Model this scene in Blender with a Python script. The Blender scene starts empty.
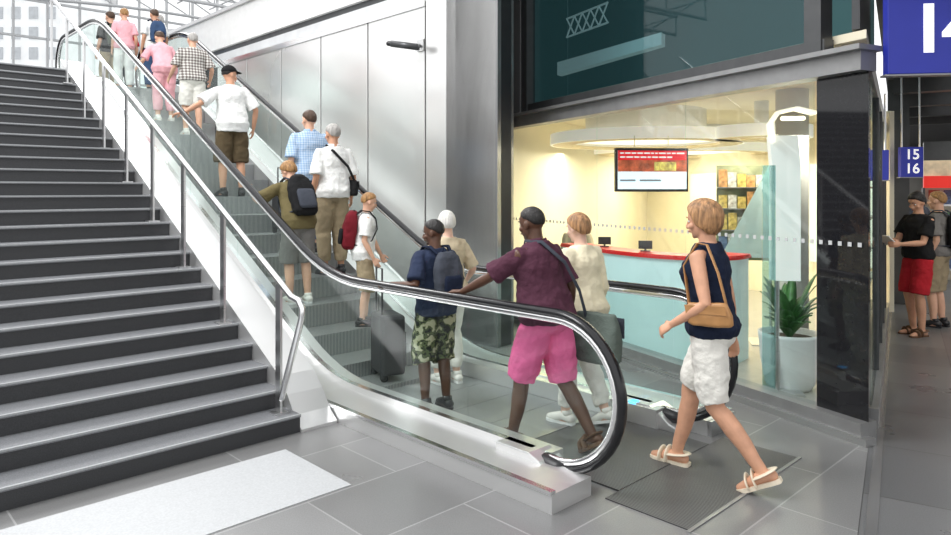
import bpy, math, random
from mathutils import Vector, Matrix
random.seed(7)
V=Vector; R=math.radians
COL=bpy.context.scene.collection
bpy.context.scene.view_settings.view_transform='Standard'
# ---------------------------------------------------------------- materials
def mat(name,c,rough=.6,metal=0,var=.12,scale=8,bump=0,bscale=60,emit=0,spec=.5,ecol=None,squash=None):
    m=bpy.data.materials.new(name); m.use_nodes=True; nt=m.node_tree; b=nt.nodes['Principled BSDF']
    tc=nt.nodes.new('ShaderNodeTexCoord'); src=tc.outputs['Object']
    if squash:
        mp=nt.nodes.new('ShaderNodeMapping'); mp.inputs['Scale'].default_value=squash; nt.links.new(src,mp.inputs[0]); src=mp.outputs[0]
    if var>0:
        n=nt.nodes.new('ShaderNodeTexNoise'); n.inputs['Scale'].default_value=scale; n.inputs['Detail'].default_value=4
        nt.links.new(src,n.inputs['Vector'])
        r=nt.nodes.new('ShaderNodeValToRGB')
        r.color_ramp.elements[0].position=.3; r.color_ramp.elements[1].position=.7
        r.color_ramp.elements[0].color=tuple(max(0,x*(1-var)) for x in c[:3])+(1,)
        r.color_ramp.elements[1].color=tuple(min(1,x*(1+var)) for x in c[:3])+(1,)
        nt.links.new(n.outputs[0],r.inputs[0]); nt.links.new(r.outputs[0],b.inputs['Base Color'])
    else: b.inputs['Base Color'].default_value=tuple(c[:3])+(1,)
    b.inputs['Roughness'].default_value=rough; b.inputs['Metallic'].default_value=metal
    b.inputs['Specular IOR Level'].default_value=spec
    if bump:
        n2=nt.nodes.new('ShaderNodeTexNoise'); n2.inputs['Scale'].default_value=bscale; n2.inputs['Detail'].default_value=3
        nt.links.new(src,n2.inputs['Vector'])
        bp=nt.nodes.new('ShaderNodeBump'); bp.inputs['Strength'].default_value=bump; bp.inputs['Distance'].default_value=.02
        nt.links.new(n2.outputs[0],bp.inputs['Height']); nt.links.new(bp.outputs[0],b.inputs['Normal'])
    if emit:
        b.inputs['Emission Color'].default_value=tuple((ecol or c)[:3])+(1,); b.inputs['Emission Strength'].default_value=emit
    return m
def glass(name,tint,refl=1.0,rough=.0,base=.03):
    m=bpy.data.materials.new(name); m.use_nodes=True; nt=m.node_tree; nt.nodes.remove(nt.nodes['Principled BSDF'])
    out=nt.nodes['Material Output']; t=nt.nodes.new('ShaderNodeBsdfTransparent'); t.inputs[0].default_value=tuple(tint)+(1,)
    g=nt.nodes.new('ShaderNodeBsdfGlossy'); g.inputs['Roughness'].default_value=rough
    f=nt.nodes.new('ShaderNodeLayerWeight'); f.inputs[0].default_value=.5
    pw=nt.nodes.new('ShaderNodeMath'); pw.operation='POWER'; pw.inputs[1].default_value=4.5
    mu=nt.nodes.new('ShaderNodeMath'); mu.operation='MULTIPLY_ADD'; mu.inputs[1].default_value=.55*refl; mu.inputs[2].default_value=base; mu.use_clamp=True
    mx=nt.nodes.new('ShaderNodeMixShader')
    nt.links.new(f.outputs['Facing'],pw.inputs[0]); nt.links.new(pw.outputs[0],mu.inputs[0]); nt.links.new(mu.outputs[0],mx.inputs[0]); nt.links.new(t.outputs[0],mx.inputs[1]); nt.links.new(g.outputs[0],mx.inputs[2])
    nt.links.new(mx.outputs[0],out.inputs[0]); return m
def brushed(name,c,rough=.3,stretch=(1,1,40),metal=1,cv=.07,cs=.5):
    m=mat(name,c,rough,metal,0); nt=m.node_tree; b=nt.nodes['Principled BSDF']
    tc=nt.nodes.new('ShaderNodeTexCoord'); mp=nt.nodes.new('ShaderNodeMapping'); mp.inputs['Scale'].default_value=stretch
    n=nt.nodes.new('ShaderNodeTexNoise'); n.inputs['Scale'].default_value=2; n.inputs['Detail'].default_value=2
    nt.links.new(tc.outputs['Object'],mp.inputs[0]); nt.links.new(mp.outputs[0],n.inputs['Vector'])
    mr=nt.nodes.new('ShaderNodeMapRange'); mr.inputs['To Min'].default_value=rough*.93; mr.inputs['To Max'].default_value=rough*1.08
    nt.links.new(n.outputs[0],mr.inputs[0]); nt.links.new(mr.outputs[0],b.inputs['Roughness'])
    n3=nt.nodes.new('ShaderNodeTexNoise'); n3.inputs['Scale'].default_value=cs; n3.inputs['Detail'].default_value=0
    nt.links.new(tc.outputs['Object'],n3.inputs['Vector'])
    r=nt.nodes.new('ShaderNodeValToRGB'); r.color_ramp.elements[0].position=.3; r.color_ramp.elements[1].position=.7; r.color_ramp.elements[0].color=tuple(x*(1-cv) for x in c)+(1,); r.color_ramp.elements[1].color=tuple(min(1,x*(1+cv)) for x in c)+(1,)
    nt.links.new(n3.outputs[0],r.inputs[0]); nt.links.new(r.outputs[0],b.inputs['Base Color'])
    return m
def tiles(name,c1,c2,mortar,ang,bw,bh,off,rough=.3,orig=(0,0)):
    m=mat(name,c1,rough,0,0); nt=m.node_tree; b=nt.nodes['Principled BSDF']
    tc=nt.nodes.new('ShaderNodeTexCoord'); mp=nt.nodes.new('ShaderNodeMapping'); mp.vector_type='TEXTURE'
    mp.inputs['Rotation'].default_value=(0,0,ang); mp.inputs['Location'].default_value=(orig[0],orig[1],0)
    br=nt.nodes.new('ShaderNodeTexBrick'); br.offset=off; br.inputs['Scale'].default_value=1; br.inputs['Brick Width'].default_value=bw; br.inputs['Row Height'].default_value=bh
    br.inputs['Mortar Size'].default_value=.005; br.inputs['Color1'].default_value=c1+(1,); br.inputs['Color2'].default_value=c2+(1,); br.inputs['Mortar'].default_value=mortar+(1,)
    nt.links.new(tc.outputs['Object'],mp.inputs[0]); nt.links.new(mp.outputs[0],br.inputs['Vector'])
    n=nt.nodes.new('ShaderNodeTexNoise'); n.inputs['Scale'].default_value=140; n.inputs['Detail'].default_value=2
    nt.links.new(tc.outputs['Object'],n.inputs['Vector'])
    n2=nt.nodes.new('ShaderNodeTexNoise'); n2.inputs['Scale'].default_value=1.1; n2.inputs['Detail'].default_value=5
    nt.links.new(tc.outputs['Object'],n2.inputs['Vector'])
    mr=nt.nodes.new('ShaderNodeMapRange'); mr.inputs['To Min'].default_value=.68; mr.inputs['To Max'].default_value=1.32
    nt.links.new(n.outputs[0],mr.inputs[0])
    mr2=nt.nodes.new('ShaderNodeMapRange'); mr2.inputs['To Min'].default_value=.8; mr2.inputs['To Max'].default_value=1.2
    nt.links.new(n2.outputs[0],mr2.inputs[0])
    m1=nt.nodes.new('ShaderNodeMath'); m1.operation='MULTIPLY'; nt.links.new(mr.outputs[0],m1.inputs[0]); nt.links.new(mr2.outputs[0],m1.inputs[1])
    vm=nt.nodes.new('ShaderNodeVectorMath'); vm.operation='SCALE'; nt.links.new(br.outputs[0],vm.inputs[0]); nt.links.new(m1.outputs[0],vm.inputs['Scale'])
    nt.links.new(vm.outputs[0],b.inputs['Base Color'])
    mr3=nt.nodes.new('ShaderNodeMapRange'); mr3.inputs['To Min'].default_value=rough*.7; mr3.inputs['To Max'].default_value=rough*1.5
    nt.links.new(n2.outputs[0],mr3.inputs[0]); nt.links.new(mr3.outputs[0],b.inputs['Roughness'])
    return m
def ribbed(name,c1,c2,axis,freq,rough=.4,metal=.6):
    m=mat(name,c1,rough,metal,0); nt=m.node_tree; b=nt.nodes['Principled BSDF']
    tc=nt.nodes.new('ShaderNodeTexCoord'); w=nt.nodes.new('ShaderNodeTexWave'); w.bands_direction=axis; w.inputs['Scale'].default_value=freq
    nt.links.new(tc.outputs['Object'],w.inputs['Vector'])
    r=nt.nodes.new('ShaderNodeValToRGB'); r.color_ramp.elements[0].color=c1+(1,); r.color_ramp.elements[1].color=c2+(1,)
    r.color_ramp.elements[0].position=.35; r.color_ramp.elements[1].position=.65
    nt.links.new(w.outputs[0],r.inputs[0]); nt.links.new(r.outputs[0],b.inputs['Base Color'])
    bp=nt.nodes.new('ShaderNodeBump'); bp.inputs['Strength'].default_value=.5; bp.inputs['Distance'].default_value=.005
    nt.links.new(w.outputs[0],bp.inputs['Height']); nt.links.new(bp.outputs[0],b.inputs['Normal'])
    return m
def camo(name):
    m=mat(name,(.2,.2,.1),.9,0,0); nt=m.node_tree; b=nt.nodes['Principled BSDF']
    tc=nt.nodes.new('ShaderNodeTexCoord'); n=nt.nodes.new('ShaderNodeTexNoise'); n.inputs['Scale'].default_value=17; n.inputs['Detail'].default_value=1.5
    nt.links.new(tc.outputs['Object'],n.inputs['Vector']); r=nt.nodes.new('ShaderNodeValToRGB'); cr=r.color_ramp; cr.interpolation='CONSTANT'
    cr.elements[0].color=(.012,.014,.01,1); cr.elements[1].color=(.42,.40,.27,1); cr.elements[1].position=.56
    e=cr.elements.new(.44); e.color=(.10,.12,.05,1); e=cr.elements.new(.5); e.color=(.02,.025,.015,1); e=cr.elements.new(.53);e.color=(.20,.21,.10,1)
    nt.links.new(n.outputs[0],r.inputs[0]); nt.links.new(r.outputs[0],b.inputs['Base Color']); return m
def plaid(name,c0,c1,freq):
    m=mat(name,c0,.9,0,0); nt=m.node_tree; b=nt.nodes['Principled BSDF']; tc=nt.nodes.new('ShaderNodeTexCoord'); prev=None
    for ax in ('X','Z'):
        w=nt.nodes.new('ShaderNodeTexWave'); w.bands_direction=ax; w.inputs['Scale'].default_value=freq; nt.links.new(tc.outputs['Object'],w.inputs['Vector'])
        if prev is None: prev=w
        else:
            mu=nt.nodes.new('ShaderNodeMath'); mu.operation='ADD'; nt.links.new(prev.outputs['Fac'],mu.inputs[0]); nt.links.new(w.outputs['Fac'],mu.inputs[1]); prev=mu
    hf=nt.nodes.new('ShaderNodeMath'); hf.operation='MULTIPLY'; hf.inputs[1].default_value=.5; nt.links.new(prev.outputs[0],hf.inputs[0])
    r=nt.nodes.new('ShaderNodeValToRGB'); r.color_ramp.elements[0].color=c0+(1,); r.color_ramp.elements[1].color=c1+(1,)
    r.color_ramp.elements[0].position=.3;r.color_ramp.elements[1].position=.8
    nt.links.new(hf.outputs[0],r.inputs[0]); nt.links.new(r.outputs[0],b.inputs['Base Color']); return m
def cloth(name,c): return mat(name,c,.9,0,.14,5,.35,45,spec=.2)
# ---------------------------------------------------------------- mesh builder
class MB:
    def __init__(s): s.v=[]; s.f=[]
    def add(s,vs,fs):
        k=len(s.v); s.v+= [V(p) for p in vs]; s.f+=[tuple(i+k for i in f) for f in fs]; return s
    def box(s,c,d,M=None):
        x,y,z=d[0]/2,d[1]/2,d[2]/2; c=V(c); vs=[V((a*x,b*y,e*z)) for a in(-1,1) for b in(-1,1) for e in(-1,1)]
        if M is not None: vs=[M@p for p in vs]
        return s.add([p+c for p in vs],[(0,1,3,2),(4,6,7,5),(0,4,5,1),(2,3,7,6),(0,2,6,4),(1,5,7,3)])
    def bb(s,a,b):
        a=V(a);b=V(b); return s.box((a+b)/2,[abs(q) for q in (b-a)])
    def loft(s,rings,cap=True):
        n=len(rings[0]); vs=[p for r in rings for p in r]; fs=[]
        for i in range(len(rings)-1):
            for j in range(n):
                a=i*n+j; b=i*n+(j+1)%n; fs.append((a,b,b+n,a+n))
        if cap: fs.append(tuple(range(n-1,-1,-1))); fs.append(tuple(range((len(rings)-1)*n,len(rings)*n)))
        return s.add(vs,fs)
    def tube(s,pts,rad,n=10,round_=True,ref=None,ab=(1,1)):
        pts=[V(p) for p in pts]; m=len(pts)
        if not hasattr(rad,'__len__'): rad=[rad]*m
        T=[]
        for i in range(m):
            a=pts[max(0,i-1)]; b=pts[min(m-1,i+1)]; d=b-a
            T.append(d.normalized() if d.length>1e-7 else V((0,0,1)))
        N=V(ref) if ref is not None else (V((1,0,0)) if abs(T[0].x)<.8 else V((0,0,1)))
        rings=[]
        def ring(p,t,r,N):
            B=t.cross(N); return [p+(N*math.cos(2*math.pi*j/n)*ab[0]+B*math.sin(2*math.pi*j/n)*ab[1])*r for j in range(n)]
        for i in range(m):
            base=V(ref) if ref is not None else N
            N=base-T[i]*base.dot(T[i])
            if N.length<1e-4: N=T[i].orthogonal()
            N.normalize()
            if i==0 and round_:
                for a in (75,45,20): rings.append(ring(pts[0]-T[0]*rad[0]*min(ab)*math.sin(R(a)),T[0],rad[0]*math.cos(R(a)),N))
            rings.append(ring(pts[i],T[i],rad[i],N))
            if i==m-1 and round_:
                for a in (20,45,75): rings.append(ring(pts[i]+T[i]*rad[i]*min(ab)*math.sin(R(a)),T[i],rad[i]*math.cos(R(a)),N))
        return s.loft(rings)
    def ell(s,c,r,M=None,n=16,k=10,fn=None):
        rings=[]; c=V(c)
        for i in range(k+1):
            a=-math.pi/2+math.pi*(i+.0)/k; a=max(-math.pi/2+.12,min(math.pi/2-.12,a)); ring=[]
            for j in range(n):
                b=2*math.pi*j/n; d=V((math.cos(a)*math.cos(b),math.cos(a)*math.sin(b),math.sin(a)))
                if fn: d=d*fn(d)
                p=V((d.x*r[0],d.y*r[1],d.z*r[2]))
                if M is not None: p=M@p
                ring.append(p+c)
            rings.append(ring)
        return s.loft(rings)
    def prism(s,poly,z0,z1):
        n=len(poly); vs=[V((p[0],p[1],z0)) for p in poly]+[V((p[0],p[1],z1)) for p in poly]
        fs=[tuple(range(n-1,-1,-1)),tuple(range(n,2*n))]+[(i,(i+1)%n,(i+1)%n+n,i+n) for i in range(n)]
        return s.add(vs,fs)
    def wall(s,p,q,th,z0,z1):
        p=V((p[0],p[1]));q=V((q[0],q[1])); d=(q-p).normalized(); k=V((-d.y,d.x))*th/2
        return s.prism([p+k,p-k,q-k,q+k],z0,z1)
    def cyl(s,c,r0,r1,z0,z1,n=24):
        return s.loft([[V((c[0]+r*math.cos(2*math.pi*j/n),c[1]+r*math.sin(2*math.pi*j/n),z)) for j in range(n)] for r,z in((r0,z0),(r1,z1))])
    def xf(s,fn): s.v=[fn(p) for p in s.v]; return s
    def build(s,name,m,parent=None,smooth=False,scale=1,kind=None,label=None,bevel=0):
        me=bpy.data.meshes.new(name); me.from_pydata([tuple(p*scale) for p in s.v],[],s.f); me.update()
        if smooth:
            for p in me.polygons: p.use_smooth=True
        me.materials.append(m); o=bpy.data.objects.new(name,me); COL.objects.link(o)
        if parent is not None: o.parent=parent
        if kind: o['kind']=kind
        if label: o['label']=label
        if bevel:
            b=o.modifiers.new('b','BEVEL'); b.width=bevel; b.segments=2; b.limit_method='ANGLE'; APPLY.append(o)
        return o
APPLY=[]
CL=bpy.data.textures.new('wrinkle','CLOUDS'); CL.noise_scale=.085; CL.noise_depth=1
CF=bpy.data.textures.new('fold','MARBLE'); CF.noise_scale=.14; CF.turbulence=9; CF.marble_type='SOFT'
CH=bpy.data.textures.new('hairnoise','CLOUDS'); CH.noise_scale=.03
def rem(o,vox,sm=3,disp=0,tex=None,fold=0):
    a=o.modifiers.new('r','REMESH'); a.mode='VOXEL'; a.voxel_size=vox; a.use_smooth_shade=True
    if sm: b=o.modifiers.new('s','SMOOTH'); b.iterations=sm; b.factor=.5
    if disp: d=o.modifiers.new('d','DISPLACE'); d.texture=tex or CL; d.strength=disp; d.mid_level=.5; d.texture_coords='LOCAL'
    if fold: d=o.modifiers.new('f','DISPLACE'); d.texture=CF; d.strength=fold; d.mid_level=.5; d.texture_coords='LOCAL'
    APPLY.append(o); return o
def thing(name,label,cat,loc=(0,0,0),rz=0,group=None):
    o=bpy.data.objects.new(name,None); COL.objects.link(o); o.location=loc; o.rotation_euler=(0,0,rz); o.empty_display_size=.1
    o['label']=label; o['category']=cat
    if group: o['group']=group
    return o
def tag(o,label,cat,group=None):
    o['label']=label; o['category']=cat
    if group:o['group']=group
    return o
def text(s,size,m,loc,rot,parent=None,name='lettering',align='CENTER',ext=.002,bold=.012):
    c=bpy.data.curves.new('t','FONT'); c.body=s; c.size=size; c.align_x=align; c.align_y='CENTER'; c.extrude=ext; c.offset=size*bold
    t=bpy.data.objects.new('t',c); COL.objects.link(t); bpy.context.view_layer.update()
    me=bpy.data.meshes.new_from_object(t.evaluated_get(bpy.context.evaluated_depsgraph_get())); bpy.data.objects.remove(t)
    me.materials.clear(); me.materials.append(m); o=bpy.data.objects.new(name,me); COL.objects.link(o); o.location=loc; o.rotation_euler=rot
    if parent is not None: o.parent=parent
    return o
# ---------------------------------------------------------------- frames
TH=math.atan2(.694,.720); e=V((-math.sin(TH),math.cos(TH))); n_=V((math.cos(TH),math.sin(TH))); N0=V((.783,3.78))
def W(o,t,z=0): p=N0+n_*o+e*t; return V((p.x,p.y,z))
C=V((2.64,4.70)); s_=V((-.432,.902)).normalized(); w_=V((.5185,.855)).normalized()
def S(a,b,z=0): p=C+s_*a+w_*b; return V((p.x,p.y,z))
T0,T1,SL,ZT=2.9,9.25,.52,3.3
def F(t):
    k=.45
    def sp(x):
        if x<-k: return 0
        if x>k: return x
        return (x+k)**2/(4*k)
    return SL*(sp(t-T0)-sp(t-T1))
# ---------------------------------------------------------------- shared materials
M={}
M['steel']=brushed('brushed_steel',(.74,.74,.74),.28)
M['steelwall']=brushed('steel_panel',(.88,.875,.86),.24,(1,1,10),.72,.05,.9)
M['deck']=brushed('deck_steel',(.76,.76,.755),.32,(30,1,1),.72)
M['bright']=brushed('bright_trim',(.90,.90,.90),.2)
M['darksteel']=brushed('dark_steel',(.30,.30,.30),.25,(1,1,12),.55,.10,1.2)
M['rubber']=mat('black_rubber',(.012,.012,.014),.22,0,.1)
M['black']=mat('black_plastic',(.015,.015,.017),.4,0,.1)
M['glass']=glass('balustrade_glass',(.935,.978,.965),.45,0,.025)
M['shopglass']=glass('shop_glass',(.95,.985,.98),.5,0,.05)
M['upglass']=glass('upper_glass',(.60,.74,.76),.8,0,.04)
M['step']=ribbed('step_ribs',(.16,.165,.165),(.52,.53,.53),'X',20)
M['mat']=ribbed('landing_ribs',(.06,.06,.06),(.20,.20,.195),'X',22,.45,.4)
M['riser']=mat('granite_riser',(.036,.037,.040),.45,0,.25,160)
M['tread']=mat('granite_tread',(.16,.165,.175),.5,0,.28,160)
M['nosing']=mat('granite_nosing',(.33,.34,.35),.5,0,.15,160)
M['white']=mat('white_paint',(.8,.8,.79),.5,0,.04)
M['cream']=mat('cream_wall',(.86,.79,.60),.6,0,.05,2)
M['creamlight']=mat('cove_lit',(1,.92,.74),.6,0,.02,2,emit=1.1)
M['red']=mat('red_gloss',(.75,.02,.02),.3,0,.05)
M['aqua']=mat('aqua_panel',(.62,.81,.81),.15,0,.06,1.5,emit=.16)
M['blackstone']=mat('black_granite',(.014,.014,.016),.04,0,.1,30)
M['frame']=mat('grey_frame',(.30,.30,.30),.35,.5,.08)
M['framedark']=mat('dark_frame',(.09,.092,.095),.35,.6,.08)
M['blue']=mat('sign_blue',(.012,.02,.24),.4,0,.05,emit=.45)
M['signwhite']=mat('sign_white',(.95,.95,.95),.5,0,0,emit=.6)
M['ceil']=mat('dark_soffit',(.10,.10,.105),.5,.2,.15)
M['conc']=mat('pale_concrete',(.62,.63,.64),.6,0,.08,3)
M['leaf']=mat('leaf_green',(.06,.19,.05),.45,0,.4,12)
M['lamp']=mat('lamp_white',(1,1,1),.5,0,0,emit=4)
M['lampwarm']=mat('lamp_warm',(1,.85,.55),.5,0,0,emit=3)
# ================================================================= SETTING
pA=C-w_*12; pB=C+w_*45
f=MB(); f.add([(-30,-6,0),(pA.x,-6,0),(pA.x,pA.y,0),(pB.x,pB.y,0),(-30,pB.y,0)],[(0,1,2,3,4)])
f.build('floor',tiles('floor_tiles',(.165,.165,.165),(.215,.215,.215),(.30,.30,.30),TH,1.2,.6,.5,.28,tuple(N0)),kind='structure')
f=MB(); f.add([(pA.x,-6,0),(45,-6,0),(45,pB.y,0),(pB.x,pB.y,0),(pA.x,pA.y,0)],[(0,1,2,3,4)])
ANG=math.atan2(-.5185,.855)
f.build('floor',tiles('floor_tiles_corridor',(.11,.112,.115),(.155,.157,.16),(.06,.06,.06),ANG,.6,.9,.0,.28,tuple(C)),kind='structure')
f=MB(); q0=C-w_*6; q1=C+w_*8; kk=V((w_.y,-w_.x)); f.prism([q0+kk*.03,q1+kk*.03,q1+kk*.085,q0+kk*.085],0,.004)
f.build('trim_1',M['darksteel'],kind='structure')
f=MB(); A=V((-1.243,4.577)); f.prism([A,A-e*.76,A-e*.76-n_*6,A-n_*6],0,.005)
f.build('trim_2',mat('pale_floor_panel',(.44,.45,.46),.45,0,.08,90),kind='structure')
# steel wall beside the escalator
OW=2.2
tp=[3.08,4.28,5.46,6.62,7.78,8.94,10.1]
sw=MB(); sw.prism([W(OW+.03,3.1).xy,W(OW+.25,3.1).xy,W(OW+.25,12.5).xy,W(OW+.03,12.5).xy],0,3.86); sw.build('wall_right',M['black'],kind='structure')
cl=thing('wall_cladding','wall of tall brushed steel panels rising behind the escalator','wall cladding',W(OW,tp[0]),TH)
for i in range(len(tp)-1):
    zt=6.2 if i==0 else 3.9
    a,b=tp[i]-tp[0]+.014,tp[i+1]-tp[0]-.014
    MB().bb((0,a,.02),(.028,b,zt)).build('steel_panel',M['steelwall'],cl,bevel=.004)
MB().bb((-.02,tp[1]-tp[0],3.9),(.2,9,3.98)).build('cap_rail',M['bright'],cl)
fa=thing('upper_parapet','pale metal parapet bands of the upper level above steel wall','parapet',W(OW+.28,tp[1]),TH)
MB().bb((0,0,3.98),(.3,9.5,4.25)).build('lower_band',M['conc'],fa)
MB().bb((.06,0,4.25),(.3,9.5,4.36)).build('shadow_gap',M['framedark'],fa)
MB().bb((0,0,4.36),(.3,9.5,5.0)).build('upper_band',M['white'],fa)
MB().bb((-.05,0,5.0),(.35,9.5,5.06)).build('top_rail',M['steel'],fa)
col=MB(); col.prism([W(OW,3.07).xy,V((.43,7.9)),V((.50,9.7)),V((.0,9.7)),W(OW,3.9).xy],0,6.2)
col.build('wall_corner',M['darksteel'],kind='structure')
# upper landing
ld=MB(); ld.prism([W(-14,8.52).xy,W(-.62,8.52).xy,W(-.62,24).xy,W(-14,24).xy],2.95,3.3); ld.build('floor_upper',M['tread'],kind='structure')
ld=MB(); ld.prism([W(-.62,11.75).xy,W(OW,11.75).xy,W(OW,24).xy,W(-.62,24).xy],2.95,3.3); ld.build('floor_upper',M['tread'],kind='structure')
ld=MB(); ld.prism([W(OW+.3,9).xy,W(16,9).xy,W(16,24).xy,W(OW+.3,24).xy],2.95,3.3); ld.build('floor_upper',M['tread'],kind='structure')
# ================================================================= STAIRS
st=thing('staircase','wide dark granite staircase climbing beside the escalator','staircase',W(-.66,2.22),TH)
NS=26; RS=ZT/NS; TR=6.3/NS
for i in range(NS):
    y0=i*TR; z1=(i+1)*RS
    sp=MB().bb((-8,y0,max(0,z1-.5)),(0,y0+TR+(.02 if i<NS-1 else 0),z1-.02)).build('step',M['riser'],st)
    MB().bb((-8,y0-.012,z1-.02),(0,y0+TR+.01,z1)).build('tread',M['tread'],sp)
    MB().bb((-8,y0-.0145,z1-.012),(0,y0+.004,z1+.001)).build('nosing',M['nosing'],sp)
def sstep_(a,b,x): x=max(0,min(1,(x-a)/(b-a))); return x*x*(3-2*x)
sg=MB(); ts=[-.02,.08,.18,.3]+[.3+.5*i for i in range(1,13)]+[6.3]
def sgh(t): return .02+.16*sstep_(-.02,.3,t)+max(0,t)*SL
sg.loft([[V((.0,t,0 if t<.5 else max(0,t*SL-.6))),V((.29,t,0 if t<.5 else max(0,t*SL-.6))),V((.29,t,sgh(t))),V((.0,t,sgh(t)))] for t in ts])
sg.build('stringer',M['deck'],st)
rl=thing('stair_railing','steel stair railing on flat posts between stairs and escalator','railing',W(-.76,2.30),TH)
def sz(t): return .1+(t-2.22)*SL
pts=[2.337,3.245,4.05,4.80,5.55,6.3,7.05,7.8,8.55]
for t in pts:
    z0=max(RS,min(NS,(int((t-2.22)/TR)+1))*RS)
    p=MB().bb((-.009,t-2.30-.034,z0),(.009,t-2.30+.034,sz(t)+.88)).build('post',M['steel'],rl)
    MB().bb((-.05,t-2.30-.05,z0),(.05,t-2.30+.05,z0+.012)).build('base_plate',M['steel'],p)
r=[(0,8.8-2.3,sz(8.8)+.9),(0,0.04,sz(2.337)+.9),(0,-.14,.965),(0,-.24,.95),(0,-.285,.90),(0,-.275,.84),(0,.0,.24)]
MB().tube(r,.023,12).build('handrail',M['bright'],rl,smooth=True)
# ================================================================= ESCALATOR
es=thing('escalator','glass-sided escalator with black handrails carrying people upward','escalator',(N0.x,N0.y,0),TH)
HW=1.3; LT=11.5; NR=.43; NC=.53
def frange(a,b,st):
    k=max(1,int(round(abs(b-a)/st))); return [a+(b-a)*i/k for i in range(k+1)]
for side,x in ((-1,0),(1,HW)):
    edges=[.44,1.2,2.3,3.4,4.6,5.8,7.0,8.2,9.4,LT-.44]
    rr=NR-.015
    rings=[]
    for a in frange(90,5,8.5):
        t=.44-rr*math.sin(R(a)); hh=rr*math.cos(R(a)) if a<89.9 else .004
        rings.append((t,max(.1,NC-hh),NC+hh))
    rings.append((.435,.1,NC+rr))
    def gl(rings): 
        mb=MB(); mb.loft([[V((x-.005,t,a)),V((x+.005,t,a)),V((x+.005,t,b)),V((x-.005,t,b))] for t,a,b in rings]); return mb
    gl(rings).build('newel_glass',M['glass'],es)
    for a,b in zip(edges[:-1],edges[1:]):
        gl([(t,F(t)+.10,F(t)+NC+rr) for t in frange(a+.004,b-.004,.1)]).build('glass_panel',M['glass'],es)
    rings=[]
    for a in frange(5,90,8.5):
        t=LT-.44+rr*math.sin(R(a)); hh=rr*math.cos(R(a)) if a<89.9 else .004
        rings.append((t,ZT+max(.1,NC-hh),ZT+NC+hh))
    gl([(LT-.44,ZT+.1,ZT+NC+rr)]+rings).build('newel_glass',M['glass'],es)
    def loop(rad,t_in):
        P=[(x,t_in,NC-rad-.0)]
        for a in frange(180,0,9): P.append((x,.44-rad*math.sin(R(a)),NC+rad*math.cos(R(a))))
        for t in frange(.6,LT-.6,.15): P.append((x,t,F(t)+NC+rad))
        for a in frange(0,180,12): P.append((x,LT-.44+rad*math.sin(R(a)),ZT+NC+rad*math.cos(R(a))))
        return P
    MB().tube(loop(NR+.022,.60),.033,12,ref=(1,0,0),ab=(1.15,.72)).build('handrail',M['rubber'],es,smooth=True)
    MB().tube(loop(NR-.018,.50),.024,8,ref=(1,0,0),ab=(.8,1.0)).build('handrail_track',M['bright'],es,smooth=True)
    o0,o1=(x-.36,x-.02) if side<0 else (x+.02,x+.36)
    tt=frange(.18,LT,.15)
    def strip(x0,x1,zl,zh,name,m,tt=tt,bev=0):
        return MB().loft([[V((x0,t,zl(t))),V((x1,t,zl(t))),V((x1,t,zh(t))),V((x0,t,zh(t)))] for t in tt]).build(name,m,es)
    under=lambda t: max(0,F(t)-.75) if t<9.6 else 2.55
    strip(o0,o1,under,lambda t:F(t)+.105,'outer_cladding',M['deck'])
    oo0,oo1=(o0-.008,o0+.03) if side<0 else (o1-.03,o1+.008)
    strip(oo0,oo1,lambda t:F(t)+.1,lambda t:F(t)+.122,'deck_edge_trim',M['bright'])
    i0,i1=(x+.02,x+.13) if side<0 else (x-.13,x-.02)
    strip(i0,i1,under,lambda t:F(t)+.14,'skirt_panel',M['deck'],frange(.5,LT,.15))
    g0,g1=(x-.024,x+.024)
    strip(g0,g1,lambda t:F(t)+.07,lambda t:F(t)+.15,'glass_channel',M['bright'],frange(.62,LT-.1,.15))
    MB().loft([[V((x-.10,a,0)),V((x+.10,a,0)),V((x+.10,a,b)),V((x-.10,a,b))] for a,b in ((.34,.03),(.42,.055),(.50,.12),(.58,.15),(.85,.15))]).build('handrail_inlet',M['deck'],es,bevel=.008)
    MB().tube([(x,.42,.085),(x,.52,.095)],.058,12,ref=(1,0,0),ab=(1.1,.8)).build('inlet_brush',M['black'],es,smooth=True)
MB().bb((.0,-.40,0),(HW+.06,.10,.006)).build('landing_mat',M['mat'],es)
MB().bb((.13,.10,0),(HW-.13,1.0,.010)).build('floor_plate',M['mat'],es)
MB().bb((.13,.96,.004),(HW-.13,1.01,.014)).build('comb_plate',M['frame'],es)
MB().bb((-.02,-.42,0),(HW+.08,-.40,.007)).build('mat_frame',M['frame'],es)
MB().bb((.13,LT-1.2,ZT-.2),(HW-.13,LT+.3,ZT+.01)).build('upper_floor_plate',M['mat'],es)
STEP=.4; TS=1.0
def stepz(t):
    if t<TS: return .010
    k=math.floor((t-TS)/STEP); return min(F(TS+STEP*(k+.5)),ZT)+.01
k=0
while TS+k*STEP<LT-1.25:
    a=TS+k*STEP; z=stepz(a+.2)
    MB().bb((.135,a,max(0.0005,z-.26)),(HW-.135,a+STEP-.004,z)).build('step',M['step'],es); k+=1
MB().cyl((HW-.075,.72),.04,.04,.138,.150,16).build('direction_lamp',mat('lamp_blue',(.1,.5,1),.3,0,0,emit=2.5),es)
MB().bb((HW+.02,.16,0),(HW+.36,.19,.105)).build('end_plate',M['steel'],es)
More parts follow.
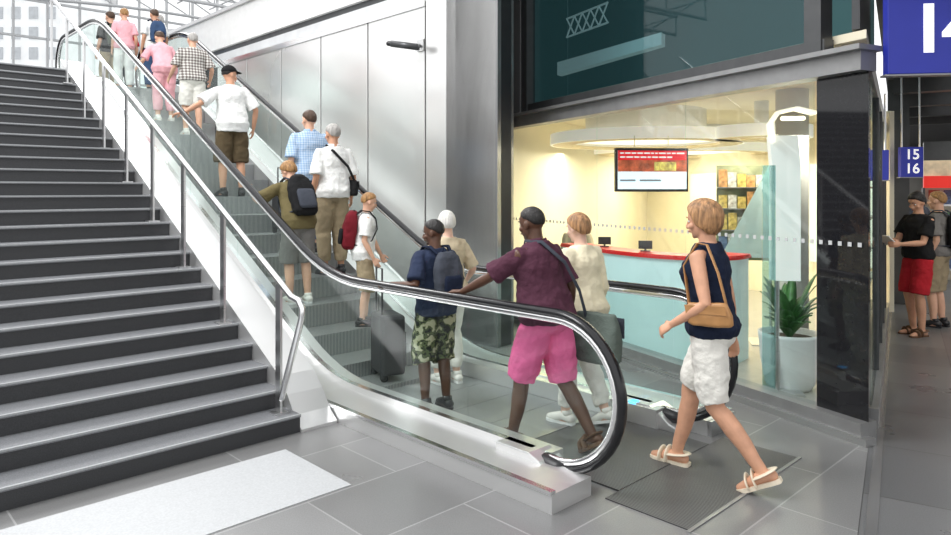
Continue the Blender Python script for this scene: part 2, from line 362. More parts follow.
# ================================================================= CCTV
cc=thing('security_camera','dark cylindrical security camera on a bracket high on steel wall','camera',W(OW,4.35,3.42),TH)
MB().tube([(-.02,.0,.02),(-.16,.02,.0)],.018,10).build('bracket',M['black'],cc,smooth=True)
MB().tube([(-.12,-.10,-.03),(-.30,.20,.03)],.04,14,round_=False).build('housing',M['framedark'],cc,smooth=True)
MB().tube([(-.30,.20,.03),(-.32,.23,.034)],.03,14).build('lens',M['black'],cc,smooth=True)
MB().bb((-.03,-.06,-.05),(0,.06,.09)).build('mounting_plate',M['steel'],cc)
# ================================================================= SHOP
HB=2.50; HT=2.63
LA=5.15
wi=thing('shop_window','full-height shop front glazing with dotted safety band','shop window',S(0,0),0)
def loc(mb,o): 
    L=o.location; return mb.xf(lambda p:V((p.x-L.x,p.y-L.y,p.z-L.z)))
aa=[.42,1.75,3.1,LA]
for a,b in zip(aa[:-1],aa[1:]):
    loc(MB().wall(S(a+.003,0),S(b-.003,0),.014,.14,HB),wi).build('glass_panel',M['shopglass'],wi)
loc(MB().wall(S(0,0),S(LA,0),.16,0,.14),wi).build('sill',M['frame'],wi)
loc(MB().wall(S(-.02,-.06),S(LA,-.06),.10,0,.05),wi).build('kick_plate',M['steel'],wi)
db=MB()
a=.05
while a<LA:
    db.wall(S(a,-.012),S(a+.028,-.012),.004,1.312,1.342); a+=.075
loc(db,wi).build('dot_band',mat('dot_grey',(.55,.56,.56),.6,0,0),wi)
be=thing('canopy_beam','grey metal beam running over the shop window','beam',S(0,0,HB),0)
loc(MB().wall(S(.0,-.02),S(LA+.1,-.02),.16,HB,HT+.0),be).build('fascia',M['frame'],be)
loc(MB().wall(S(-.02,-.05),S(LA+.1,-.05),.24,HT+.0,HT+.035),be).build('flashing',M['frame'],be)
loc(MB().wall(S(.05,.0),S(.05,7),.12,HB+.0,HT+.0),be).build('side_fascia',M['frame'],be)
pl=MB().prism([S(0,0).xy,S(.40,0).xy,S(.40,.3).xy,S(0,.35).xy],.0,HB).build('corner_pillar',M['blackstone'])
tag(pl,'polished black granite pillar at the corner of shop','pillar')
sw2=thing('side_glazing','narrow receding glazed side of the shop beyond the pillar','shop window',S(0,.35),0)
for i in range(4):
    b0=.4+i*1.25
    loc(MB().wall(S(0,b0),S(0,b0+1.2),.014,.14,HB),sw2).build('glass_panel',M['shopglass'],sw2)
    loc(MB().wall(S(0,b0+1.2),S(0,b0+1.25),.05,.0,HB),sw2).build('mullion',M['framedark'],sw2)
loc(MB().wall(S(0,.36),S(0,5.9),.10,0,.14),sw2).build('sill',M['frame'],sw2)
sh=MB().wall(S(LA,.02),S(LA,6),.1,0,2.8); sh.build('wall_left_shop',M['cream'],kind='structure')
MB().wall(S(LA+.05,6),S(-.1,6),.1,0,2.8).build('wall_back_shop',M['cream'],kind='structure')
MB().prism([S(.02,.08).xy,S(LA,.08).xy,S(LA,6).xy,S(.02,6).xy],2.74,2.8).build('ceiling_shop',mat('shop_ceiling',(.80,.73,.56),.6,0,.04),kind='structure')
MB().prism([S(.02,.1).xy,S(LA-.06,.1).xy,S(LA-.06,5.9).xy,S(.02,5.9).xy],0.0,.006).build('floor_shop',mat('shop_floor',(.4,.38,.34),.3,0,.08),kind='structure')
def ring(mb,c,R0,R1,z0,z1,n=48):
    rr=[]
    for j in range(n+1):
        a=2*math.pi*j/n; d=V((math.cos(a),math.sin(a)))
        rr.append([V((c[0]+d.x*q,c[1]+d.y*q,z)) for q,z in((R0,z0),(R1,z0),(R1,z1),(R0,z1))])
    return mb.loft(rr,False)
for i,(cx,cy,rad,lab) in enumerate([(2.25,9.3,1.25,'round lit ceiling cove nearest the shop window'),(3.5,12.0,1.5,'large round ceiling cove deep inside the shop'),(3.35,8.2,.55,'small round ceiling cove above the display panel')]):
    cv=thing('ceiling_cove',lab,'ceiling light',(cx,cy,2.30))
    ring(MB(),(0,0),rad-.03,rad,0,.14).build('rim',mat('cove_rim',(.95,.92,.82),.5,0,.02,emit=.35),cv,smooth=False)
    ring(MB(),(0,0),rad-.30,rad-.03,.0,.03).build('lower_band',mat('cove_band',(.70,.58,.36),.5,0,.02),cv)
    ring(MB(),(0,0),.05,rad-.30,.06,.12).build('diffuser',M['creamlight'],cv)
    ring(MB(),(0,0),rad-.5,rad-.47,.12,.44).build('hanger',M['white'],cv)
# counter
cpts=[V((1.05,8.45)),V((1.25,7.95)),V((1.50,7.4)),V((1.80,6.98)),V((2.15,6.75)),V((2.5,6.80)),V((2.75,7.05))]
def smoothpts(P,k=6):
    out=[]
    for i in range(len(P)-1):
        p0=P[max(0,i-1)];p1=P[i];p2=P[i+1];p3=P[min(len(P)-1,i+2)]
        for j in range(k):
            t=j/k; out.append(.5*((2*p1)+(p2-p0)*t+(2*p0-5*p1+4*p2-p3)*t*t+(3*p1-p0-3*p2+p3)*t**3))
    out.append(P[-1]); return out
cp=smoothpts(cpts)
def band(P,th,z0,z1,off=0):
    rr=[]
    for i,p in enumerate(P):
        d=(P[min(i+1,len(P)-1)]-P[max(0,i-1)]).normalized(); k=V((-d.y,d.x))
        a=p+k*off; b=p+k*(off+th); rr.append([V((a.x,a.y,z0)),V((b.x,b.y,z0)),V((b.x,b.y,z1)),V((a.x,a.y,z1))])
    return MB().loft(rr)
ct=thing('service_counter','curved shop counter with red rim and pale aqua front','counter',(2.1,7.5,0))
loc(band(cp,.06,.0,1.02),ct).build('front_panel',M['aqua'],ct,smooth=False)
loc(band(cp,.08,1.02,1.045,-.03),ct).build('rim',M['red'],ct)
loc(band(cp,.30,1.045,1.06,-.02),ct).build('worktop',M['red'],ct)
for i,(j,lab) in enumerate([(8,'dark till monitor on the left of the counter'),(15,'dark till monitor at the middle of the counter')]):
    p=cp[j]; o=thing('till_monitor',lab,'monitor',(p.x+.13,p.y+.14,1.061),R(-15))
    MB().bb((-.05,-.035,0),(.05,.035,.01)).build('foot',M['black'],o); MB().bb((-.010,-.008,.01),(.010,.008,.04)).build('stand',M['black'],o)
    MB().bb((-.07,-.010,.025),(.07,.010,.11)).build('screen',M['black'],o)
tv=thing('display_screen','hanging flat screen with red banner and food pictures','screen',(2.02,8.0,1.68),R(6))
MB().bb((-.43,0,0),(.43,.06,.5)).build('bezel',M['black'],tv,bevel=.008)
MB().bb((-.405,-.004,.03),(.405,0,.47)).build('picture',mat('screen_white',(.75,.85,.95),.3,0,.02,emit=.75),tv)
MB().bb((-.405,-.008,.36),(.405,-.004,.47)).build('banner',mat('screen_red',(.75,.01,.02),.3,0,0,emit=.5),tv)
MB().bb((-.405,-.008,.23),(.405,-.004,.36)).build('photo_strip',mat('screen_food',(.60,.12,.05),.4,0,.9,9,emit=.25),tv)
MB().bb((.02,-.010,.24),(.28,-.008,.34)).build('photo_inset',mat('screen_food_b',(.8,.55,.15),.4,0,.8,20,emit=.4),tv)
tl=MB(); random.seed(3)
for row,z in enumerate((.44,.395)):
    x=-.38
    while x<(.30,.24)[row]:
        wd=random.uniform(.03,.09); tl.bb((x,-.010,z-.008),(x+wd,-.008,z+.008)); x+=wd+.014
tl.build('text_lines',M['signwhite'],tv)
MB().bb((-.38,-.010,.12),(-.2,-.008,.14)).bb((-.15,-.010,.12),(.1,-.008,.14)).build('caption',mat('screen_grey',(.3,.35,.4),.5,0,0),tv)
for x in (-.2,.2): MB().tube([(x,.03,.5),(x,.03,.64)],.005,8).build('hanging_rod',M['cream'],tv,smooth=True)
ks=thing('light_panel','tall white display panel with a curved lit top','display panel',(2.46,5.80,0),R(-10))
MB().loft([[V((.0+dx,0,z)),V((.22+dx,0,z)),V((.22+dx,.12,z)),V((.0+dx,.12,z))] for z,dx in ((.95,0),(1.9,0),(2.15,-.02))]).build('panel',mat('panel_white',(.9,.9,.86),.4,0,.03,emit=.4),ks)
P=[(.0,.0,2.10),(-.02,-.0,2.25),(.04,0,2.34),(.18,0,2.37),(.32,0,2.33)]
MB().tube(P,.022,10,ref=(0,1,0),ab=(5,.7)).build('curved_hood',M['creamlight'],ks,smooth=True)
MB().tube([(.08,.0,2.29),(.24,0,2.29)],.018,10).build('lamp',M['lampwarm'],ks)
MB().tube([(.05,.06,0),(.05,.06,2.15)],.02,10).build('pole',M['steel'],ks)
MB().bb((-.1,-.06,0),(.24,.2,.03)).build('base',M['steel'],ks)
gf=MB().bb((-.05,-.01,.01),(.05,.01,1.9)).build('glass_fin',glass('aqua_glass',(.70,.90,.89),1,0,.28)); gf.location=(2.38,5.68,0); gf.rotation_euler=(0,0,R(-8)); tag(gf,'tall narrow aqua glass fin beside white panel','glass panel')
wc=MB().cyl((3.3,7.3),.16,.16,0,2.74).build('round_column',M['white'],smooth=True); tag(wc,'slim white round column inside the shop','column')
BX,BY=2.84,7.8
bs=thing('brochure_stand','tilted brochure stand with colourful leaflets inside shop','brochure stand',(BX,BY,0),R(-12))
MB().add([(-.10,0,.95),(.42,0,.95),(.42,0,2.0),(-.10,.02,.95),(.42,.02,.95),(.42,.02,2.0)],[(0,1,2),(5,4,3),(0,3,4,1),(1,4,5,2),(2,5,3,0)]).build('sail_panel',mat('sail_grey',(.42,.56,.57),.3,.2,.05,emit=.08),bs)
MB().tube([(.42,.01,0),(.42,.01,2.2)],.015,8).build('pole',M['steel'],bs); MB().bb((.2,-.15,0),(.6,.25,.02)).build('base',M['steel'],bs)
MB().bb((-.12,.22,.9),(.50,.24,1.98)).build('back_board',mat('board_green',(.30,.33,.20),.5,0,.4,6),bs)
cols=[(.5,.10,.06),(.70,.52,.15),(.75,.72,.62),(.12,.25,.12),(.65,.33,.12),(.12,.18,.32)]
cm=[mat('leaflet_%d'%i,c,.5,0,.5,25) for i,c in enumerate(cols)]
for r_ in range(4):
    MB().bb((-.12,.08,1.0+r_*.24),(.50,.22,1.012+r_*.24)).build('shelf',M['frame'],bs)
g='leaflets on the brochure stand'
random.seed(11)
for r_ in range(4):
    for c_ in range(6):
        hh=random.uniform(.13,.20)
        o=MB().bb((-.045,-.01,0),(.045,.01,hh)).build('leaflet',cm[random.choice((0,1,1,2,3,3,4,5))]); o.rotation_euler=(0,0,R(-12))
        x=-.06+c_*.100; y=.12+random.uniform(0,.04); ca,sa=math.cos(R(-12)),math.sin(R(-12)); o.location=(BX+x*ca-y*sa,BY+x*sa+y*ca,1.013+r_*.24)
        tag(o,'small printed leaflet standing on the brochure stand shelves','leaflet',g)
pt=thing('potted_plant','leafy green plant in a large white pot by shop window','plant',(2.70,6.02,0))
prof=[(.17,.0),(.20,.05),(.235,.25),(.25,.45),(.255,.48),(.235,.48),(.22,.42)]
MB().loft([[V((r*math.cos(2*math.pi*j/28),r*math.sin(2*math.pi*j/28),z)) for j in range(28)] for r,z in prof]).build('pot',M['white'],pt,smooth=True)
MB().cyl((0,0),.22,.22,.40,.43).build('soil',mat('soil',(.04,.025,.015),.9,0,.4,40),pt)
random.seed(5)
for i in range(46):
    a=random.uniform(0,6.28); L=random.uniform(.30,.52); up=random.uniform(.7,1.6); wd=random.uniform(.034,.052); rr=[]
    for j in range(9):
        t=j/8; r=L*.50*t; z=.43+L*up*1.1*(t-.42*t*t*(1.75-up*.6)); ww=wd*math.sin(math.pi*min(1,.06+.94*t))**.8+.003
        d=V((math.cos(a),math.sin(a),0)); k=V((-d.y,d.x,0)); c=d*r+V((0,0,z))
        rr.append([c-k*ww,c+V((0,0,-.010)),c+k*ww,c+V((0,0,-.002))])
    MB().loft(rr).build('leaf',M['leaf'],pt,smooth=True)
for i,(a,b,z0,z1,wd,m_,lab) in enumerate([(3.8,5.9,1.0,2.0,.9,'white','pale wall poster on left of shop back wall'),(1.2,5.9,.6,2.1,1.1,'aqua','pale blue wall panel at back of shop')]):
    o=MB().wall(S(a,b-.04),S(a-wd,b-.04),.03,z0,z1).build('wall_panel',M[m_]); tag(o,lab,'panel')
for a,b in ((1.0,2.2),(2.6,2.0),(4.2,2.0),(1.4,4.6),(3.8,4.6)):
    c=S(a,b); L=bpy.data.lights.new('shop_lamp','AREA'); L.energy=42; L.size=1.2; L.color=(1,.89,.70); l=bpy.data.objects.new('shop_lamp',L); COL.objects.link(l); l.location=(c.x,c.y,2.26)
# upper facade
up=thing('upper_facade','dark tinted glazing above the shop beam','window wall',S(0,0,HT+.05),0)
loc(MB().wall(S(.38,.05),S(4.6,.05),.02,HT+.05,6.2),up).build('tinted_glass',M['upglass'],up)
for a in (.36,4.55): loc(MB().wall(S(a-.04,0),S(a+.10,0),.12,HT+.05,6.2),up).build('mullion',M['framedark'],up)
loc(MB().wall(S(.3,.0),S(4.7,.0),.1,HT+.05,HT+.14),up).build('bottom_rail',M['framedark'],up)
loc(MB().wall(S(4.66,.0),S(5.25,.0),.14,HT+.036,6.2),up).build('end_panel',M['darksteel'],up)
TI=mat('teal_inner',(.065,.12,.125),.6,0,.1,.6,emit=.32)  # inner walls given a slight glow so the glazing reads teal, not black
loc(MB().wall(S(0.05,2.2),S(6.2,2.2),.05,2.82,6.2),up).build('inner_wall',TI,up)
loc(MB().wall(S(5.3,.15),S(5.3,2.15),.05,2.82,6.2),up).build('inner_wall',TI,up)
loc(MB().prism([S(0,.1).xy,S(5,.1).xy,S(5,2.2).xy,S(0,2.2).xy],6.15,6.2),up).build('inner_ceiling',M['ceil'],up)
loc(MB().wall(S(0.1,.1),S(0.1,2.15),.05,2.82,6.14),up).build('side_panel',M['framedark'],up)
ib=MB(); rg=[]  # glowing bar modelled behind the glass to imitate a reflected light band
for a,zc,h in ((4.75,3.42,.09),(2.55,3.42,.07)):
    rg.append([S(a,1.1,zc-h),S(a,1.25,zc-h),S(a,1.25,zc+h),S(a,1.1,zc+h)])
ib.loft(rg); loc(ib,up).build('reflected_band',mat('reflected_band_pale',(.50,.54,.54),.5,0,.05,emit=.35),up)
tr=MB()  # glowing lattice modelled inside in place of one mirrored in the glazing
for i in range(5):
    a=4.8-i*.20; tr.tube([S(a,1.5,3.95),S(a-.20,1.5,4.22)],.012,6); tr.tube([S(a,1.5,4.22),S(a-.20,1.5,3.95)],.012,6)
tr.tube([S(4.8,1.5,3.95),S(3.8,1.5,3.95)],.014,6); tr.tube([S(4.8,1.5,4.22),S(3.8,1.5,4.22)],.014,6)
loc(tr,up).build('reflected_lattice',mat('reflected_lattice_pale',(.6,.62,.62),.5,0,.05,emit=.3),up)
# ================================================================= CORRIDOR (right)
kr=V((w_.y,-w_.x))
def K(v,r,z=0): p=C+w_*v+kr*r; return V((p.x,p.y,z))
MB().prism([K(-.6,.0).xy,K(-.6,14).xy,K(30,14).xy,K(30,0).xy],3.35,3.55).build('ceiling',M['ceil'],kind='structure')
for i in range(7):
    o=MB().prism([K(.3+i*1.9,.1).xy,K(.3+i*1.9,9).xy,K(.5+i*1.9,9).xy,K(.5+i*1.9,.1).xy],3.05,3.35).build('ceiling_beam',M['framedark']); tag(o,'dark cross beam under the corridor ceiling','beam','corridor ceiling beams')
for i in range(5):
    o=thing('ceiling_light','square white light recessed in corridor ceiling','ceiling light',K(1.4+i*1.9,1.0,3.30),ANG,'corridor ceiling lights')
    MB().bb((-.3,-.12,0),(.3,.12,.05)).build('frame',M['frame'],o); MB().bb((-.27,-.1,-.01),(.27,.1,0)).build('diffuser',M['lamp'],o)
for v in (3,8,13):  # fill lights added under the ceiling to brighten the dark corridor
    L=bpy.data.lights.new('corridor_fill','AREA'); L.energy=60; L.size=1.6; L.color=(1,.97,.92); l=bpy.data.objects.new('corridor_fill',L); COL.objects.link(l); l.location=K(v,2.2,3.0)
MB().wall(K(26,-1),K(26,12),.2,0,3.35).build('wall_end',mat('end_wall',(.22,.21,.19),.6,0,.3,1),kind='structure')
for i,(v,r_) in enumerate(((6.8,.02),(9.4,.02))):
    o=MB().prism([K(v,r_).xy,K(v,r_+.28).xy,K(v+.3,r_+.28).xy,K(v+.3,r_).xy],0,3.35).build('corridor_pillar',M['framedark']); tag(o,('nearer','farther')[i]+' dark square pillar beyond the shop side glazing','pillar')
NK=K(10.6,.58,0)
ns=thing('news_kiosk','lit kiosk with shelves and a red sign in the corridor','kiosk',NK,ANG)
MB().bb((0,0,0),(2.6,.1,2.3)).build('back_panel',mat('kiosk_white',(.45,.40,.32),.5,0,.2,emit=.2),ns)
MB().bb((-.02,-.5,1.74),(2.6,.12,1.96)).build('fascia',mat('red_sign',(.8,.03,.02),.4,0,.05,emit=.4),ns)
MB().bb((-.02,-.45,1.96),(2.6,.12,2.25)).build('light_box',mat('kiosk_lit',(.60,.48,.32),.4,0,.4,5,emit=.35),ns)
MB().bb((-.02,-.45,2.25),(2.6,.12,2.6)).build('top_panel',M['framedark'],ns)
for i in range(4): MB().bb((.05,-.3,.2+i*.40),(2.55,0,.23+i*.40)).build('shelf',M['steel'],ns)
MB().bb((-.04,-.5,0),(0,.1,1.74)).build('side_panel',M['framedark'],ns)
ca,sa=math.cos(ANG),math.sin(ANG)
for r_ in range(4):
    for c_ in range(10):
        x=.15+c_*.24; y=-.2; o=MB().bb((-.09,-.015,0),(.09,.015,.27)).build('magazine',cm[(r_*2+c_*5)%6]); o.location=(NK.x+x*ca-y*sa,NK.y+x*sa+y*ca,.231+r_*.40); o.rotation_euler=(0,0,ANG)
        tag(o,'magazine standing on the corridor kiosk shelves','magazine','magazines in the corridor kiosk')
for i in range(4):
    c=S(.32,1.9+i*1.0); o=thing('display_rack',['first','second','third','fourth'][i]+' dark display rack behind the side glazing, counted from pillar','rack',c,ANG)
    MB().bb((-.2,-.42,0),(-.15,.42,1.9)).build('back_panel',M['black'],o)
    for j in range(5):
        sfl=MB().bb((-.15,-.42,.2+j*.38),(.15,.42,.22+j*.38)).build('shelf',M['darksteel'],o)
        MB().bb((-.1,-.38,.22+j*.38),(.08,-.02,.42+j*.38)).build('stock',cm[(i+j)%6],sfl); MB().bb((-.1,.04,.22+j*.38),(.08,.38,.40+j*.38)).build('stock',cm[(i*2+j+3)%6],sfl)
def sign(label,px,Y,y0,y1,wd,txt,tsz,rz,tx=0,rod=True,ztop=3.35,bold=.012):
    X=(px-475.5)/700*Y; z0=1.7+(190-y1)*Y/700; z1=1.7+(190-y0)*Y/700
    o=thing('track_sign',label,'sign',(X,Y,z0),rz)
    MB().bb((0,0,0),(wd,.08,z1-z0)).build('panel',M['blue'],o,bevel=.004)
    for i,(s,x,z,sz_) in enumerate(txt): text(s,sz_,M['signwhite'],(x,-.006,z),(R(90),0,0),o,bold=bold)
    MB().bb((-.012,.01,-.012),(wd+.012,.09,0)).build('frame',M['frame'],o)
    if rod:
        for x in (.1*wd,.9*wd): MB().tube([(x,.04,z1-z0),(x,.04,max(z1-z0+.05,ztop-z0))],.012,8).build('hanging_rod',M['steel'],o)
    return o
sign('large blue hanging track sign with white numerals at top right',888,4.6,-8,74,.80,[('1',.245,.275,.44),('4',.440,.275,.44)],0,R(-8),bold=.022)
sign('small blue sign with white numbers 15 and 16 above corridor',901,9.5,147,177,.29,[('15',.145,.30,.19),('16',.145,.11,.19)],0,R(-5))
sign('small blue sign with white numeral seen beside the pillar',866,7.6,150,180,.24,[('1',.15,.17,.24)],0,R(-5),ztop=2.74)
# ================================================================= HALL BEYOND
cwn=thing('curtain_wall','tall glazed hall end wall with white mullions beyond landing','glass wall',W(0,24,3.3),TH)
for i in range(26): MB().bb((-5+i*.95,0,0),(-5+i*.95+.06,.12,11)).build('mullion',M['conc'],cwn)
for i in range(9): MB().bb((-5,.02,.9+i*1.2),(19,.10,.97+i*1.2)).build('transom',M['conc'],cwn)
for i in range(5):
    rf=thing('roof_truss',['first','second','third','fourth','fifth'][i]+' white roof truss above the upper landing, nearest first','truss',W(0,14.5+i*2.1,0),TH)
    top=MB(); low=MB(); dg=MB(); P=[];Q=[]
    for j in range(19):
        x=-4+j*1.2; zz=7.3+1.2*math.sin(math.pi*j/18); P.append(V((x,0,zz))); Q.append(V((x,0,zz-.6)))
    top.tube(P,.06,8); low.tube(Q,.05,8)
    for j in range(18): dg.tube([P[j],Q[j+1]],.025,6); dg.tube([Q[j],P[j]],.025,6)
    top.build('top_chord',M['conc'],rf); low.build('bottom_chord',M['conc'],rf); dg.build('bracing',M['conc'],rf)
rg_=thing('roof_glazing_bars','fine pale glazing bars of the atrium roof above trusses','roof grid',W(0,13,0),TH)
for j in range(0,19):
    x=-4+j*1.2; zz=7.38+1.2*math.sin(math.pi*j/18); MB().tube([(x,0,zz),(x,11,zz)],.028,6).build('glazing_bar',M['conc'],rg_)
def building(label,px0,px1,Y,ztop,nf,m):
    x0=(px0-475.5)/700*Y; x1=(px1-475.5)/700*Y
    o=thing('office_building',label,'building',(x0,Y,0)); MB().bb((0,0,0),(x1-x0,8,ztop)).build('wall',m,o)
    nw=max(3,int((x1-x0)/1.3)); 
    wm=mat('far_window',(.52,.55,.58),.2,0,.1,3,emit=.05)
    for i in range(nf):
        for j in range(nw):
            a=(j+.25)*(x1-x0)/nw; b=(j+.75)*(x1-x0)/nw; z=ztop-1.6-i*1.5
            MB().bb((a,-.08,z),(b,.02,z+.9)).build('window',wm,o)
    MB().bb((-.2,-.3,ztop),(x1-x0+.2,8,ztop+.4)).build('cornice',M['conc'],o)
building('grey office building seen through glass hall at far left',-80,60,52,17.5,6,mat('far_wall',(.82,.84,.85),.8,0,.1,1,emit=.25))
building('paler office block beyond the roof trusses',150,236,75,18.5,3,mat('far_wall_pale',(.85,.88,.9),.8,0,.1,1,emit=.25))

# ================================================================= PEOPLE
SK={'light':mat('skin_light',(.72,.42,.29),.5,0,.08,14,spec=.4),'tan':mat('skin_tan',(.62,.33,.21),.5,0,.10,14,spec=.4),'brown':mat('skin_brown',(.10,.042,.022),.45,0,.15,14,spec=.5),'pale':mat('skin_pale',(.75,.48,.37),.5,0,.08,14,spec=.4)}
def hm(n,c,v=.4): return mat('hair_'+n,c,.5,0,v,60,.6,90,squash=(1,1,.12))
HR={'blond':hm('blond',(.36,.19,.085),.6),'sand':hm('sand',(.36,.19,.07)),'black':hm('black',(.010,.008,.007),.3),'grey':hm('grey',(.40,.38,.36),.3),'white':hm('white',(.72,.70,.66),.2),'brown':hm('brown',(.07,.035,.018),.3)}
EYE=mat('eye_white',(.75,.74,.72),.2,0,0); IRIS=mat('eye_dark',(.03,.02,.015),.2,0,0); LIP=mat('lips',(.45,.13,.11),.5,0,0); LIPD=mat('lips_dark',(.10,.035,.03),.5,0,0)
def lerpt(tab,f):
    for (a,x),(b,y) in zip(tab[:-1],tab[1:]):
        if f<=b: return x+(y-x)*(f-a)/(b-a)
    return tab[-1][1]
ARM=[(0,.050),(.5,.044),(1,.036),(1.3,.037),(2,.024)]
LEG=[(0,.088),(.5,.076),(1,.055),(1.35,.056),(2,.035)]
TORSO=[(.83,.09,.07,0),(.88,.15,.10,-.005),(.95,.163,.112,-.012),(1.02,.152,.10,0),(1.10,.140,.094,.004),(1.20,.150,.102,.006),(1.30,.165,.110,.004),(1.37,.160,.094,-.002),(1.415,.115,.072,-.008),(1.45,.062,.060,-.012)]
TORSOF=[(.83,.09,.07,0),(.88,.155,.105,-.005),(.95,.172,.118,-.014),(1.02,.150,.100,0),(1.10,.126,.090,.004),(1.20,.138,.105,.012),(1.28,.150,.122,.018),(1.35,.146,.098,.0),(1.41,.105,.068,-.008),(1.45,.055,.055,-.012)]
def sstep(a,b,x): x=max(0,min(1,(x-a)/(b-a))); return x*x*(3-2*x)
def ik(a,b,l1,l2,pole):
    d=b-a; L=d.length
    if L>(l1+l2)*.998: b=a+d*((l1+l2)*.998/L); d=b-a; L=d.length
    x=(l1*l1-l2*l2+L*L)/(2*L); h=math.sqrt(max(0,l1*l1-x*x)); u=d/L; p=pole-u*pole.dot(u)
    if p.length<1e-5: p=u.orthogonal()
    return a+u*x+p.normalized()*h,b
def path(a,k,b,f):
    return a.lerp(k,f) if f<=1 else k.lerp(b,f-1)
def hair_mesh(kind,MH):
    th={'short':.10,'crop':.055,'bob':.20,'full':.15,'cap':.14}[kind]
    tabs={'short':[(0,.55),(45,.45),(75,.15),(100,-.05),(130,-.55),(180,-.62)],'crop':[(0,.55),(45,.48),(75,.15),(100,-.02),(130,-.45),(180,-.5)],
          'bob':[(0,.55),(35,.42),(58,.05),(72,-.45),(110,-.88),(180,-.97)],'full':[(0,.5),(40,.42),(65,.1),(90,-.35),(130,-.75),(180,-.8)],'cap':[(0,.30),(60,.25),(100,.12),(180,-.05)]}[kind]
    mb=MB(); rings=[]; n,k=56,28
    for i in range(k+1):
        a=-math.pi/2+math.pi*i/k; a=max(-math.pi/2+.06,min(math.pi/2-.06,a)); ring=[]
        for j in range(n):
            b=2*math.pi*j/n; d=V((math.cos(a)*math.cos(b),math.cos(a)*math.sin(b),math.sin(a)))
            az=abs(math.degrees(math.atan2(d.x,d.y))); hl=lerpt(tabs,az)
            s=sstep(hl-.10,hl+.07,d.z); f=.84+(1+th-.84)*s
            if kind!='cap': f+=s*(.010 if kind=='bob' else .012)*math.sin(b*19+math.sin(b*5)*2)*math.cos(a)
            if kind in('bob','full') and d.z<0: f*=1+.12*s*min(1,-d.z*1.5)
            zz=d.z*.091*f
            if kind=='bob' and d.z<0 and az>75: zz*=1.15
            if kind=='bob' and az>120 and d.z>-.2: f*=1.05
            p=V((d.x*.077*f,d.y*.097*f-.006,zz+.026)); ring.append(MH@p)
        rings.append(ring)
    mb.loft(rings); return mb
def hand(mb,w,d,pn,side,curl,sc=1.0,thumb=1):
    d=d.normalized(); pn=(pn-d*pn.dot(d))
    if pn.length<1e-3: pn=d.orthogonal()
    pn.normalize(); th=d.cross(pn)*side
    mb.tube([w-d*.02,w+d*.012,w+d*.05*sc,w+d*.088*sc],[.024,.026,.036*sc,.037*sc],10,ref=th,ab=(1,.45))
    for off,L in ((.029,.072),(.010,.080),(-.010,.074),(-.028,.058)):
        p=w+d*.082*sc+th*off*sc; pts=[p]; a=R(curl*.45)
        for q in (.45,.32,.23):
            p=p+(d*math.cos(a)+pn*math.sin(a)+th*off*.8)*L*sc*q; pts.append(p); a+=R(curl)
        mb.tube(pts,[.0098*sc,.0092*sc,.0085*sc,.0072*sc],8)
    p=w+d*.028*sc+th*.024*sc; a=d*.62+th*.66+pn*.25; b=d*.9+th*.25+pn*.3*(1+curl/40)
    mb.tube([p,p+a.normalized()*.035*sc,p+a.normalized()*.035*sc+b.normalized()*.03*sc,p+a.normalized()*.035*sc+b.normalized()*.055*sc],[.014*sc,.0115*sc,.0105*sc,.008*sc],8)
